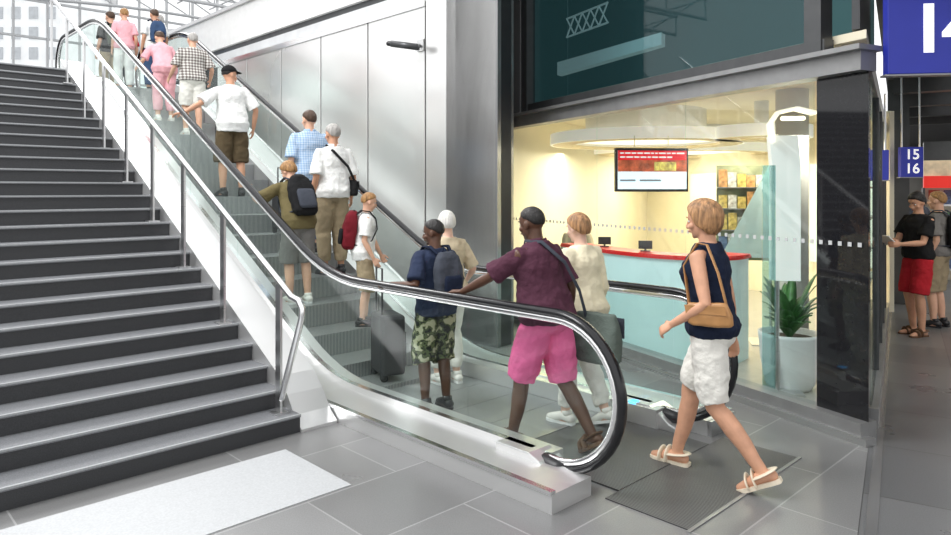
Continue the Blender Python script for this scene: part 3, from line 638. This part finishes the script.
def person(label,x,y,z,hd,H=1.6,lean=0,twist=0,side=0,hy=0,hp=0,fem=False,wide=1.0,lf=(-.085,.02,0,8,0),rf=(.085,-.02,0,-8,0),
           lh=None,rh=None,lc=22,rc=22,lpn=None,rpn=None,lpole=None,rpole=None,skin='light',hair=('short','brown'),top=None,bot=None,shoes=('shoe',None),near=False,cap=None,drop=0,collar=None,group=None):
    s=H/1.7; root=thing('person',label,'person',(x,y,z),R(hd),group)
    tab=TORSOF if fem else TORSO
    l1,l2=.425,.405; feet=[]
    for fx,fy,fz,yaw,pit in (lf,rf): feet.append((V((fx/s,fy/s,.083+fz/s)),R(yaw),R(pit)))
    Pz=.905-drop
    for (A,_,_),hx in zip(feet,(-.088,.088)):
        hor=math.hypot(A.x-hx,A.y); Pz=min(Pz,A.z+math.sqrt(max(.05,(l1+l2)**2*.992-hor*hor)))
    dz=Pz-.905
    def TT(p):
        p=V(p); w=sstep(.88,1.15,p.z)
        M_=Matrix.Rotation(R(twist)*w,3,'Z')@Matrix.Rotation(R(side)*w,3,'Y')@Matrix.Rotation(-R(lean)*w,3,'X')
        q=V((p.x,p.y,p.z-.95)); q=M_@q; return V((q.x,q.y,q.z+.95+dz))
    RT=Matrix.Rotation(R(twist),3,'Z')@Matrix.Rotation(R(side),3,'Y')@Matrix.Rotation(-R(lean),3,'X')
    nb=TT((0,-.012,1.43)); 
    hc=TT((0,.012,1.50))+RT.lerp(Matrix.Identity(3),.6)@V((0,0,.085)) if abs(lean)>1 else TT((0,.012,1.585))
    MH=Matrix.Translation(hc)@Matrix.Rotation(R(twist+hy),4,'Z')@Matrix.Rotation(-R(hp+lean*.4),4,'X')
    sw=.172*(.92 if fem else 1)*wide
    sh=[TT((-sw,-.008,1.372)),TT((sw,-.008,1.372))]
    la,lb=.285,.245
    hd_=[lh,rh]
    arms=[]
    for i,sd in ((0,-1),(1,1)):
        t=hd_[i]; tgt=V(t)/s if t is not None else sh[i]+V((sd*.05,.07,-.495))
        pole=(lpole,rpole)[i]; pole=V(pole) if pole is not None else V((sd*.3,-1,-.4))
        el,wr=ik(sh[i],tgt,la,lb,pole); arms.append((sh[i],el,wr))
    hips=[V((-.088,0,Pz)),V((.088,0,Pz))]; legs=[]
    for i in (0,1):
        A,yaw,pit=feet[i]; kn,an=ik(hips[i],A,l1,l2,V((math.sin(-yaw)*.6,1,0))); legs.append((hips[i],kn,an))
    sf=.93 if fem else 1.0
    b=MB()
    def trings(tb,add=0,addd=None,n=20,z0=None,z1=None,pw=.85):
        out=[]
        for (zz,hw,hd2,yo) in tb:
            ad=add
            rg=[]
            for j in range(n):
                a=2*math.pi*j/n; c,q=math.cos(a),math.sin(a)
                cx=math.copysign(abs(c)**pw,c); cy=math.copysign(abs(q)**pw,q)
                rg.append(TT((cx*(hw*wide+ad),yo+cy*(hd2*wide+ad),zz)))
            out.append(rg)
        return out
    b.loft(trings(tab,-.006))
    b.tube([nb-V((0,0,.02)),nb.lerp(hc,.5)+RT@V((0,-.008,0)),hc+MH.to_3x3()@V((0,-.02,-.03))],[.062*sf,.052*sf,.052*sf],12)
    MH3=MH.to_3x3()
    def HP(*p): return MH@V(p)
    b.ell(HP(0,-.006,.026),(.076,.096,.090),MH3,20,14)
    b.ell(HP(0,.024,-.042),(.056*sf+.002,.062,.070),MH3,16,12)
    b.ell(HP(0,.062,-.092),(.022,.018,.016),MH3,10,8)
    b.ell(HP(0,.070,.022),(.048,.020,.010),MH3,12,8)
    for sx in (-1,1):
        b.ell(HP(sx*.042,.058,-.030),(.022,.024,.020),MH3,10,8)
        b.ell(HP(sx*.077,-.006,-.012),(.010,.020,.031),MH3@Matrix.Rotation(R(12),3,'X'),12,8)
    b.tube([HP(0,.086,.012),HP(0,.099,-.018),HP(0,.102,-.034)],[.008,.010,.013],8)
    for sx in (-1,1): b.ell(HP(sx*.012,.090,-.037),(.009,.012,.008),MH3,8,6)
    b.ell(HP(0,.084,-.060),(.022,.012,.010),MH3,10,6)
    vox=.0065 if near else .0095
    for i,sd in ((0,-1),(1,1)):
        a0,el,wr=arms[i]
        P=[TT((sd*sw*.72,-.008,1.375))]+[path(a0,el,wr,f) for f in (0.02,.25,.5,.75,1,1.15,1.3,1.6,1.85,2)]
        rr=[.048*sf]+[lerpt(ARM,f)*sf for f in (0,.25,.5,.75,1,1.15,1.3,1.6,1.85,2)]
        b.tube(P,rr,12)
        pn=(lpn,rpn)[i]; pn=V(pn) if pn is not None else V((-sd,.2,0))
        dd=(wr-el).normalized()
        if pn.z<-.8: dd=(dd+V((0,.5,.0))).normalized(); dd.z*=.3; dd.normalize()
        hand(b,wr,dd,pn,sd,(lc,rc)[i],1.0*sf)
        h0,kn,an=legs[i]
        fs=(.0,.25,.5,.75,1,1.15,1.35,1.6,1.85,2)
        P=[path(h0,kn,an,f)+V((0,-.012 if 1.1<f<1.7 else 0,0)) for f in fs]
        b.tube(P,[lerpt(LEG,f)*(1.04 if fem and f<.8 else 1)*(1 if f>.8 else wide) for f in fs],14)
        A,yaw,pit=feet[i]; MF=Matrix.Translation(an)@Matrix.Rotation(yaw,4,'Z')@Matrix.Rotation(-pit,4,'X')
        b.tube([MF@V(p) for p in ((0,-.045,-.045),(0,.01,-.035),(0,.06,-.045),(0,.115,-.056),(0,.16,-.060))],[.031,.036,.034,.028,.020],12,ref=MF.to_3x3()@V((1,0,0)),ab=(1.22,1))
        kind,sm=shoes
        Xr=MF.to_3x3()@V((1,0,0))
        def sole(mb,z0,z1,ex=.0):
            prof=[(-.082,.020),(-.07,.032),(-.03,.036),(.04,.036),(.10,.045),(.15,.040),(.178,.020)]
            rg=[]
            for yy,ww in prof:
                rg.append([MF@V((-ww-ex,yy,z0)),MF@V((ww+ex,yy,z0)),MF@V((ww+ex,yy,z1)),MF@V((-ww-ex,yy,z1))])
            mb.loft(rg); return mb
        if kind=='shoe':
            so=MB(); so.tube([MF@V(p) for p in ((0,-.047,-.035),(0,.01,-.022),(0,.06,-.038),(0,.115,-.050),(0,.155,-.055))],[.040,.042,.041,.036,.026],12,ref=Xr,ab=(1.15,1))
            so.tube([MF@V((0,-.02,-.02)),MF@V((0,-.012,.03))],[.042,.043],12,round_=False)
            o=so.build('shoe',sm,root,True,s)
            sole(MB(),-.083,-.062,.002).build('sole',M['white'] if sm!=M['black'] else M['black'],o,False,s)
        else:
            o=sole(MB(),-.088,-.064,.003).build('sandal',sm,root,False,s)
            for yy,zz in ((.10,-.03),(.055,-.005),(-.03,.0)):
                stp=MB(); P=[]
                for a in frange(-20,200,22):
                    rr_=.050 if yy>0 else .048
                    if yy>0: P.append(MF@V((math.cos(R(a))*rr_,yy,-.052+math.sin(R(a))*(.052 if yy<.08 else .038))))
                    else: P.append(MF@V((math.cos(R(a))*.046,.015-math.sin(R(a))*.085,-.022+.01*math.sin(R(a)))))
                stp.tube(P,.0115,6,ab=(2.0,.5)).build('strap',sm,o,True,s)
    ob=b.build('body',SK[skin],root,True,s); rem(ob,vox*s,2 if near else 1)
    if hair:
        o=hair_mesh(hair[0],MH).build('hair',HR[hair[1]],root,True,s)
        sub=o.modifiers.new('u','SUBSURF'); sub.levels=1; sub.render_levels=1
        d=o.modifiers.new('d','DISPLACE'); d.texture=CH; d.strength=(.0 if hair[0]=='bob' else .004)*s; d.mid_level=.5; d.texture_coords='LOCAL'; APPLY.append(o)
    if cap:
        o=hair_mesh('cap',MH).build('cap',cap,root,True,s)
        vs=MB(); rg=[]
        for a in frange(-80,80,20):
            aa=R(a); i_=V((math.sin(aa)*.078,math.cos(aa)*.085,.055)); o_=V((math.sin(aa)*.082,.085+math.cos(aa)*.075,.045))
            rg.append([MH@i_,MH@o_,MH@(o_+V((0,0,.006))),MH@(i_+V((0,0,.008)))])
        vs.loft(rg).build('visor',cap,o,True,s)
    for sx in (-1,1):
        ey=MB().ell(HP(sx*.031,.0745,.0),(.0125,.009,.0070),MH3,12,8).build('eye',EYE,root,True,s)
        MB().ell(HP(sx*.031,.0820,.0),(.0055,.003,.0055),MH3,10,6).build('iris',IRIS,ey,True,s)
        MB().tube([HP(sx*.012,.091,.022),HP(sx*.03,.091,.028),HP(sx*.05,.078,.022)],[.003,.004,.002],6).build('eyebrow',HR[hair[1]] if hair else HR['brown'],root,True,s)
    MB().ell(HP(0,.094,-.061),(.019,.005,.006),MH3,12,6).build('lips',LIPD if skin=='brown' else LIP,root,True,s)
    if top:
        lo=top.get('loose',.016); hem=top.get('hem',.93); tb=[r_ for r_ in tab if r_[0]>hem+.02]
        hw=lerpt([(a,b_) for a,b_,_,_ in tab],hem); hh=lerpt([(a,c_) for a,_,c_,_ in tab],hem); yo=lerpt([(a,d_) for a,_,_,d_ in tab],hem)
        if hem<.95: hw=max(hw,.160); hh=max(hh,.108)
        tb=[(hem,hw+lo*.6,hh+lo*.6,yo)]+[(a,b_+lo*(.9 if a<1.2 else .35),c_+lo*(.8 if a<1.2 else .35),d_) for a,b_,c_,d_ in tb]
        mb=MB(); 
        if top.get('sleeveless'): tb=[r_ if r_[0]<1.36 else (r_[0],r_[1]*.86,r_[2]*1.02,r_[3]) for r_ in tb]
        mb.loft(trings(tb,.008))
        sl=top.get('sleeve',.6)
        if sl>0:
            for i,sd in ((0,-1),(1,1)):
                a0,el,wr=arms[i]; fs=[0]+frange(.15,sl,.15)
                P=[TT((sd*sw*.6,-.008,1.375))]+[path(a0,el,wr,f) for f in fs]
                rr=[.058]+[(lerpt(ARM,f)*sf+.010+(lo*.9+.004)*(f/sl if sl<1.1 else .5)) for f in fs]
                mb.tube(P,rr,14,round_=False)
        else:
            for i,sd in ((0,-1),(1,1)): mb.tube([TT((sd*.06,-.01,1.425)),TT((sd*sw*.80,-.008,1.395))],[.03,.034],10)
        o=mb.build('top',top['mat'],root,True,s); rem(o,(.008 if near else .0105)*s,2,.022*s,fold=(.010 if near else .006)*s)
        if collar:
            P=[]
            for a in frange(-160,160,20): P.append(TT((math.sin(R(a))*.068,-.012+math.cos(R(a))*.070,1.452-.022*max(0,math.cos(R(a))))))
            MB().tube(P,.014,8,ref=(0,0,1),ab=(1.5,.6)).build('collar',collar,o,True,s)
    if bot:
        lo=bot.get('loose',.02); ln=bot.get('len',.85); mb=MB()
        hipr=[(.82,.10,.075,0),(.87,.155,.105,-.008),(.93,.166,.116,-.014),(.98,.158,.108,-.006),(1.03,.146,.098,0)]
        if fem: hipr=[(a,b_*1.03,c_*1.03,d_) for a,b_,c_,d_ in hipr]
        mb.loft(trings(hipr,.007))
        for i in (0,1):
            h0,kn,an=legs[i]; fs=frange(-.0,ln,.12)
            P=[path(h0,kn,an,f)+V((0,-.012 if 1.1<f<1.7 else 0,0)) for f in fs]
            rr=[lerpt(LEG,f)*(1 if f>.8 else wide)+.008+lo*min(1,f/min(ln,1)+.15) for f in fs]
            if ln>1.7: rr=[max(r_,.058) for r_ in rr]
            mb.tube(P,rr,16,round_=False)
        o=mb.build('trousers' if ln>1.5 else 'shorts',bot['mat'],root,True,s); rem(o,(.008 if near else .0095)*s,2,.020*s,fold=(.009 if near else .006)*s)
    MW=Matrix.Translation((x,y,z))@Matrix.Rotation(R(hd),4,'Z')
    return dict(TT=lambda p:MW@(TT(p)*s),RAW=lambda p:MW@(V(p)*s),s=s,arms=[[MW@(q*s) for q in a] for a in arms])
def backpack(P,label,m,m2,sz=1.0,dy=0):
    T=P['TT']; base=T((0,-.20,1.0)); o=thing('backpack',label,'bag',base)
    def B(mb): return mb.xf(lambda p:T(p)-base)
    mb=MB(); rg=[]
    for zz,hw,hd,yo in ((1.0,.10,.05,-.19),(1.03,.135,.075,-.195),(1.15,.15,.085,-.205),(1.28,.145,.08,-.20),(1.38,.12,.065,-.19),(1.43,.07,.04,-.175)):
        rg.append([V((math.copysign(abs(math.cos(a))**.6,math.cos(a))*hw*sz,yo+math.copysign(abs(math.sin(a))**.6,math.sin(a))*hd*sz,1.0+(zz-1.0)*sz+(1-sz)*.25)) for a in [2*math.pi*j/20 for j in range(20)]])
    mb.loft(rg); q=B(mb).build('pack',m,o,True); rem(q,.012,2,.02)
    mb=MB(); rg=[]
    for zz,hw,hd in ((1.03,.08,.02),(1.05,.10,.03),(1.18,.10,.03),(1.21,.085,.02)):
        rg.append([V((math.copysign(abs(math.cos(a))**.6,math.cos(a))*hw*sz,-.285*(.5+.5*sz)-.0+math.copysign(abs(math.sin(a))**.6,math.sin(a))*hd,zz)) for a in [2*math.pi*j/16 for j in range(16)]])
    B(mb.loft(rg)).build('front_pocket',m2,o,True)
    for sd in (-1,1):
        B(MB().tube([(sd*.07,-.15,1.40),(sd*.095,-.07,1.465),(sd*.105,.02,1.462),(sd*.11,.105,1.38),(sd*.125,.135,1.25),(sd*.155,.08,1.10),(sd*.15,-.05,1.03),(sd*.11,-.15,1.03)],.022,8,ref=(1,0,0),ab=(1,.4))).build('shoulder_strap',m2,o,True)
    B(MB().tube([(-.03,-.17,1.42),(-.02,-.17,1.46),(.02,-.17,1.46),(.03,-.17,1.42)],.007,6)).build('grab_handle',m2,o,True)
    return o
def sidebag(P,label,m,m2,c,sz,strap,name='shoulder_bag'):
    T=P['TT']; base=T((c[0],c[1],c[2]-sz[2]/2)); o=thing(name,label,'bag',base)
    def B(mb): return mb.xf(lambda p:T(p)-base)
    rg=[]
    for f,k in ((-.5,.75),(-.42,.95),(0,1),(.35,.92),(.5,.8)):
        kx=k*(1 if f<.2 else .6); rg.append([V((c[0]+math.copysign(abs(math.cos(a))**.6,math.cos(a))*sz[0]/2*kx,c[1]+math.copysign(abs(math.sin(a))**.5,math.sin(a))*sz[1]/2*k,c[2]+f*sz[2])) for a in [2*math.pi*j/20 for j in range(20)]])
    q=B(MB().loft(rg)).build('pouch',m,o,True); rem(q,.009,2,.010)
    sd=1 if c[0]>0 else -1
    B(MB().bb((c[0]+sd*sz[0]*.46,c[1]-sz[1]*.44,c[2]+sz[2]*.02),(c[0]+sd*sz[0]*.53,c[1]+sz[1]*.44,c[2]+sz[2]*.42))).build('flap',m2,o,bevel=.004)
    B(MB().tube([V(p) for p in strap],.013,8,ab=(1.2,.45))).build('strap',m2,o,True)
    return o
def suitcase(label,x,y,z,rz,m,h=.55,w=.36,d=.22,hl=.35,tilt=0):
    o=thing('suitcase',label,'suitcase',(x,y,z),rz); o.rotation_euler=(tilt,0,rz)
    MB().bb((-w/2,-d/2,.05),(w/2,d/2,.05+h)).build('case_body',m,o,bevel=.03)
    MB().bb((-w*.38,-d/2-.02,.12),(w*.38,-d/2,.05+h*.7)).build('front_pocket',m,o,bevel=.008)
    MB().tube([(-.09,d*.35,.05+h),(-.09,d*.35,.05+h+hl),(.09,d*.35,.05+h+hl),(.09,d*.35,.05+h)],.009,8).build('pull_handle',M['black'],o,True)
    for sx in (-1,1): MB().tube([(sx*w*.4-.012,d*.35,.035),(sx*w*.4+.012,d*.35,.035)],.035,14,round_=False).build('wheel',M['black'],o,True)
    return o
HD=math.degrees(TH)
def snap(t):
    if t<TS+.0: return t
    k=math.floor((t-TS)/STEP); c=TS+STEP*(k+.42); return max(c-.05,min(c+.05,t))
def epos(o,t): t=snap(t); p=W(o,t); return p.x,p.y,stepz(t),t
def rail(o,t,z,dt): return (-o+.0,dt,F(t+dt)+.96+.03-z)
C_={k:cloth(k,c) for k,c in dict(purple=(.085,.030,.050),pink=(.85,.16,.36),navy=(.012,.018,.04),cream=(.85,.77,.56),white=(.85,.85,.83),navytee=(.025,.035,.07),beige=(.55,.46,.32),olive=(.16,.13,.06),grey=(.20,.19,.18),brown=(.11,.08,.045),khaki=(.35,.28,.18),pinkl=(.85,.45,.50),red=(.45,.02,.03),black=(.014,.014,.015),ltblue=(.35,.50,.68),maroon=(.16,.012,.02),green=(.07,.09,.06),slate=(.06,.067,.085),bagg=(.13,.16,.14),offw=(.82,.80,.74),denim=(.05,.09,.18)).items()}
LTAN=mat('tan_leather',(.44,.22,.08),.45,0,.15,12)
CASE=mat('case_nylon',(.025,.025,.028),.6,0,.1,4)
SH={'w':mat('shoe_white',(.75,.73,.68),.5,0,.06),'k':M['black'],'c':mat('sandal_cream',(.80,.70,.55),.5,0,.06),'b':mat('sandal_brown',(.12,.06,.03),.6,0,.1)}
# 1
p=W(.33,.80)
P1=person('person in dark purple polo and pink shorts, holding the near handrail',p.x,p.y,.010,HD-2,1.61,lean=12,twist=4,hy=2,hp=4,wide=1.12,skin='brown',hair=('crop','black'),near=True,
  lf=(-.11,.20,0,6,0),rf=(.12,-.28,.06,-10,32),lh=(-.33,.50,.985),lpn=(0,0,-1),lc=28,rh=(.26,.04,.80),lpole=(-.15,-.3,-1),
  top=dict(mat=C_['purple'],sleeve=.85,hem=.90,loose=.04),bot=dict(mat=C_['pink'],len=1.0,loose=.036),shoes=('sandal',SH['b']),collar=C_['purple'])
sidebag(P1,"grey-green shoulder bag hanging at purple polo wearer's hip",C_['bagg'],C_['slate'],(.32,-.18,.77),(.17,.40,.34),[(.28,-.12,.92),(.21,-.15,1.08),(.08,-.17,1.28),(-.06,-.11,1.44),(-.08,.02,1.47),(-.02,.14,1.30),(.14,.15,1.10),(.29,.02,.92)])
# 2
P2=person('person in navy sleeveless top and white shorts walking to the escalator',1.39,4.12,.008,55,1.66,lean=4,twist=-6,hy=2,hp=5,fem=True,wide=1.05,skin='tan',hair=('bob','blond'),near=True,
  lf=(-.06,-.29,.050,4,26),rf=(.10,.24,.0,-6,0),lh=(-.21,.16,.92),lpn=(.6,0,-.6),lc=40,rh=(.24,-.06,.80),rc=35,lpole=(-.35,-1,-.2),
  top=dict(mat=C_['navy'],sleeve=0,hem=.90,loose=.024,sleeveless=True),bot=dict(mat=C_['offw'],len=.92,loose=.020),shoes=('sandal',SH['c']))
sidebag(P2,'tan leather shoulder bag under arm of person in navy top',LTAN,LTAN,(-.22,-.07,1.05),(.08,.27,.13),[(-.21,-.18,1.10),(-.19,-.14,1.28),(-.13,-.06,1.44),(-.12,.0,1.45),(-.15,.08,1.32),(-.21,.04,1.10)],'shoulder_bag')
# 3
p=W(.88,.92)
person('person in cream jacket and trousers beyond the purple polo wearer',p.x,p.y,.010,HD,1.52,lean=4,hp=6,fem=True,wide=1.12,skin='pale',hair=('full','blond'),lf=(-.08,.10,0,5,0),rf=(.08,-.14,.03,-6,18),
  top=dict(mat=C_['cream'],sleeve=1.6,hem=.78,loose=.035),bot=dict(mat=C_['offw'],len=1.85,loose=.015),shoes=('shoe',SH['w']),lh=(-.22,.16,.78))
# 4
x,y,z,t=epos(.34,1.90)
P4=person('person in navy tee and camouflage shorts leaning on handrail, looking left',x,y,z,HD-6,1.46,lean=3,hy=35,hp=6,skin='brown',hair=('crop','black'),lh=rail(.34,t,z,.10),lpn=(0,0,-1),lc=30,lpole=(-.1,-1,-.7),
  top=dict(mat=C_['navytee'],sleeve=.85,hem=.86,loose=.035),bot=dict(mat=camo('camouflage'),len=1.15,loose=.040),shoes=('shoe',SH['k']),near=True)
backpack(P4,'dark navy backpack worn by person in camouflage shorts',C_['slate'],C_['navy'],.92)
# 5
x,y,z,t=epos(.90,2.42)
person('white-haired person in beige blouse behind the navy backpack',x,y,z,HD-10,1.50,hy=-20,hp=5,fem=True,wide=1.08,skin='pale',hair=('full','white'),
  top=dict(mat=C_['beige'],sleeve=.9,hem=.88,loose=.03),bot=dict(mat=C_['offw'],len=1.8,loose=.015),shoes=('shoe',SH['w']),rh=(.30,.15,.86))
# 6
x,y,z,t=epos(.80,3.55)
P6=person('child in white tee with maroon backpack turned to the right',x,y,z,HD-120,1.30,lean=6,hy=8,hp=10,skin='light',hair=('short','sand'),lh=(-.16,.22,.60),lc=50,
  top=dict(mat=C_['white'],sleeve=.8,hem=.84,loose=.04),bot=dict(mat=C_['khaki'],len=1.1,loose=.04),shoes=('shoe',SH['k']))
backpack(P6,'maroon backpack on the child in white tee',C_['maroon'],C_['black'],1.12)
x,y,z,t=epos(.55,2.85); suitcase('black suitcase with raised pull handle on the escalator',x,y,z,R(HD+70),CASE,.52,.36,.22,.40)
# 7
x,y,z,t=epos(.36,4.02)
P7=person('child in olive tee leaning forward onto the handrail',x,y,z,HD-4,1.46,lean=26,hy=20,hp=22,skin='light',hair=('full','sand'),lh=rail(.36,t,z,.34),lpn=(0,0,-1),lc=30,lpole=(-.2,-.5,-.8),
  top=dict(mat=C_['olive'],sleeve=.85,hem=.86,loose=.04),bot=dict(mat=C_['grey'],len=1.05,loose=.04),shoes=('shoe',SH['w']))
backpack(P7,'black backpack on the child in olive tee',C_['black'],C_['slate'],1.05)
# 8
x,y,z,t=epos(.58,5.97)
P8=person('person in white tee and black cap standing mid escalator, looking right',x,y,z,HD-8,1.58,lean=2,side=-3,hy=-75,hp=4,skin='tan',hair=('crop','black'),cap=C_['black'],lh=rail(.60,t,z,-.02),lpn=(0,0,-1),lc=30,rh=(.27,.05,.84),rpole=(1,-.4,-.2),lpole=(-.1,-.5,-1),
  lf=(-.11,.02,0,15,0),rf=(.11,-.0,0,-15,0),top=dict(mat=C_['white'],sleeve=.90,hem=.84,loose=.045),bot=dict(mat=C_['brown'],len=1.1,loose=.045),shoes=('shoe',SH['k']))
x,y,z,t=epos(.85,5.1); suitcase('dark suitcase on the step behind the person in white tee and cap',x,y,z,R(HD),CASE,.45,.32,.2,.25)
# 9
x,y,z,t=epos(.95,4.84)
person('person in light blue checked shirt near the steel wall',x,y,z,HD-12,1.60,hy=12,skin='light',hair=('short','brown'),wide=1.1,
  top=dict(mat=plaid('blue_check',(.30,.45,.66),(.55,.66,.80),12),sleeve=.9,hem=.86,loose=.035),bot=dict(mat=C_['denim'],len=1.8,loose=.015),shoes=('shoe',SH['k']),rh=(.27,.12,.84),collar=C_['ltblue'])
# 10
x,y,z,t=epos(.95,4.33)
P10=person('grey-haired person in white polo with dark strap bag',x,y,z,HD-10,1.62,hy=8,skin='tan',hair=('short','grey'),
  top=dict(mat=C_['white'],sleeve=.9,hem=.87,loose=.035),bot=dict(mat=C_['khaki'],len=1.8,loose=.02),shoes=('shoe',SH['k']),rh=(.26,.1,.84),collar=C_['white'])
sidebag(P10,'small black crossbody bag on the person in white polo',C_['black'],C_['black'],(.21,-.06,.98),(.08,.22,.18),[(.2,-.15,1.05),(.12,-.14,1.22),(-.04,-.13,1.38),(-.09,-.02,1.46),(-.04,.12,1.34),(.12,.13,1.15),(.2,.03,1.05)],'crossbody_bag')
# 11
x,y,z,t=epos(.72,7.50)
person('person in brown checked shirt and white shorts high on the escalator',x,y,z,HD-5,1.42,wide=1.12,skin='light',hair=('short','grey'),
  top=dict(mat=plaid('brown_check',(.16,.13,.12),(.72,.70,.66),8),sleeve=.9,hem=.90,loose=.035),bot=dict(mat=C_['offw'],len=.95,loose=.03),shoes=('shoe',SH['w']),lh=(-.26,.16,.80),rh=(.28,.12,.80))
# 12
x,y,z,t=epos(.50,7.95)
person('person in pale pink top bending forward on the escalator',x,y,z,HD,1.34,lean=24,hp=15,fem=True,wide=1.1,skin='light',hair=('short','brown'),
  top=dict(mat=C_['pinkl'],sleeve=.9,hem=.86,loose=.03),bot=dict(mat=C_['pinkl'],len=1.7,loose=.02),shoes=('shoe',SH['w']),lh=(-.26,.32,.78))
p=W(.72,11.1); P13=person('person in dark top with green backpack leading the group',p.x,p.y,ZT+.01,HD+10,1.52,skin='light',hair=('short','brown'),top=dict(mat=C_['black'],sleeve=.9,hem=.88,loose=.03),bot=dict(mat=C_['khaki'],len=1.8,loose=.02),shoes=('shoe',SH['k']))
backpack(P13,'green backpack on the leading person',C_['green'],C_['black'])
p=W(.70,10.3); person('person in pink and white summer clothes at the escalator top',p.x,p.y,ZT+.01,HD-5,1.42,fem=True,skin='light',hair=('short','sand'),top=dict(mat=C_['pinkl'],sleeve=.7,hem=.88,loose=.025),bot=dict(mat=C_['white'],len=1.75,loose=.02),shoes=('shoe',SH['w']))
x,y,z,t=epos(1.05,9.9); P15=person('person in white tee with navy backpack at the escalator top',x,y,z,HD,1.40,skin='tan',hair=('short','brown'),top=dict(mat=C_['white'],sleeve=.8,hem=.88,loose=.03),bot=dict(mat=C_['denim'],len=1.8,loose=.02),shoes=('shoe',SH['k']))
backpack(P15,'navy backpack on the person at escalator top',C_['denim'],C_['navy'])
p=W(1.05,11.4); person('person in red top between the backpack wearers at the top',p.x,p.y,ZT+.01,HD+5,1.50,skin='light',hair=('short','black'),top=dict(mat=C_['red'],sleeve=.8,hem=.88,loose=.03),bot=dict(mat=C_['slate'],len=1.8,loose=.02),shoes=('shoe',SH['k']))
p=W(1.85,12.0); person('person in light blue shirt on the upper landing',p.x,p.y,ZT,HD+60,1.84,skin='light',hair=('short','grey'),top=dict(mat=C_['ltblue'],sleeve=1.5,hem=.88,loose=.03),bot=dict(mat=C_['slate'],len=1.8,loose=.02),shoes=('shoe',SH['k']))
# corridor people
P18=person('person in black top and red shorts reading in the corridor',5.18,8.2,0,100,1.67,hy=10,hp=22,fem=False,skin='tan',hair=('full','black'),lh=(-.14,.34,1.08),rh=(.10,.36,1.08),lc=40,rc=40,
  top=dict(mat=C_['black'],sleeve=.7,hem=.92,loose=.03),bot=dict(mat=C_['red'],len=.95,loose=.035),shoes=('sandal',SH['b']))
q=P18['RAW']((0,.44,1.14)); pp=MB().bb((-.13,-.005,-.09),(.13,.005,.09)).build('paper_sheet',M['white']); pp.location=q; pp.rotation_euler=(R(-50),0,R(100)); tag(pp,'white paper held by the person in red shorts','paper')
P19=person('blond person in grey tee with dark backpack at right edge',5.75,8.7,0,40,1.68,hy=0,skin='light',hair=('short','sand'),top=dict(mat=C_['grey'],sleeve=.8,hem=.9,loose=.03),bot=dict(mat=C_['khaki'],len=1.1,loose=.04),shoes=('shoe',SH['k']))
backpack(P19,'dark backpack at the right edge of corridor',C_['black'],C_['slate'])
person('person in dark clothes farther down the corridor by the kiosk',7.45,11.8,0,20,1.68,skin='light',hair=('short','brown'),top=dict(mat=C_['slate'],sleeve=.9,hem=.88,loose=.03),bot=dict(mat=C_['black'],len=1.8,loose=.02),shoes=('shoe',SH['k']))
person('dark-haired person in cream shirt behind the shop counter',1.30,8.9,0.006,-10,1.36,skin='tan',hair=('full','black'),top=dict(mat=C_['beige'],sleeve=1.6,hem=.9,loose=.025),bot=dict(mat=C_['black'],len=1.8,loose=.02),shoes=('shoe',SH['k']))
# ---------------------------------------------------------------- apply modifiers
bpy.context.view_layer.update(); dg=bpy.context.evaluated_depsgraph_get()
new=[]
for o in APPLY:
    if not o.modifiers: continue
    new.append((o,bpy.data.meshes.new_from_object(o.evaluated_get(dg))))
for o,me in new: 
    o.modifiers.clear(); o.data=me
# ---------------------------------------------------------------- light, world, camera
w=bpy.data.worlds.new('W'); bpy.context.scene.world=w; w.use_nodes=True; nt=w.node_tree; bg=nt.nodes['Background']
tc=nt.nodes.new('ShaderNodeTexCoord'); sx=nt.nodes.new('ShaderNodeSeparateXYZ'); rp=nt.nodes.new('ShaderNodeValToRGB')
nt.links.new(tc.outputs['Generated'],sx.inputs[0]); nt.links.new(sx.outputs['Z'],rp.inputs[0])
rp.color_ramp.elements[0].color=(.68,.68,.67,1); rp.color_ramp.elements[0].position=.0
rp.color_ramp.elements[1].color=(.98,.99,1,1); rp.color_ramp.elements[1].position=.08
nt.links.new(rp.outputs[0],bg.inputs[0]); bg.inputs[1].default_value=1.28
def area(loc,tgt,size,energy,col=(1,1,1)):
    L=bpy.data.lights.new('hall_light','AREA'); L.energy=energy; L.size=size; L.color=col; o=bpy.data.objects.new('hall_light',L); COL.objects.link(o); o.location=loc
    o.rotation_euler=(V(tgt)-V(loc)).to_track_quat('-Z','Y').to_euler()
area((-5,3,9),(0,7,0),4,750)
area((-9,17,11),(-3,8,0),5,950)
cam=bpy.data.cameras.new('camera'); co=bpy.data.objects.new('camera',cam); COL.objects.link(co); co.location=(0,0,1.7); co.rotation_euler=(R(90),0,0)
cam.sensor_width=36; cam.lens=36*700/951; cam.shift_y=-77.5/951; cam.clip_end=300
bpy.context.scene.camera=co
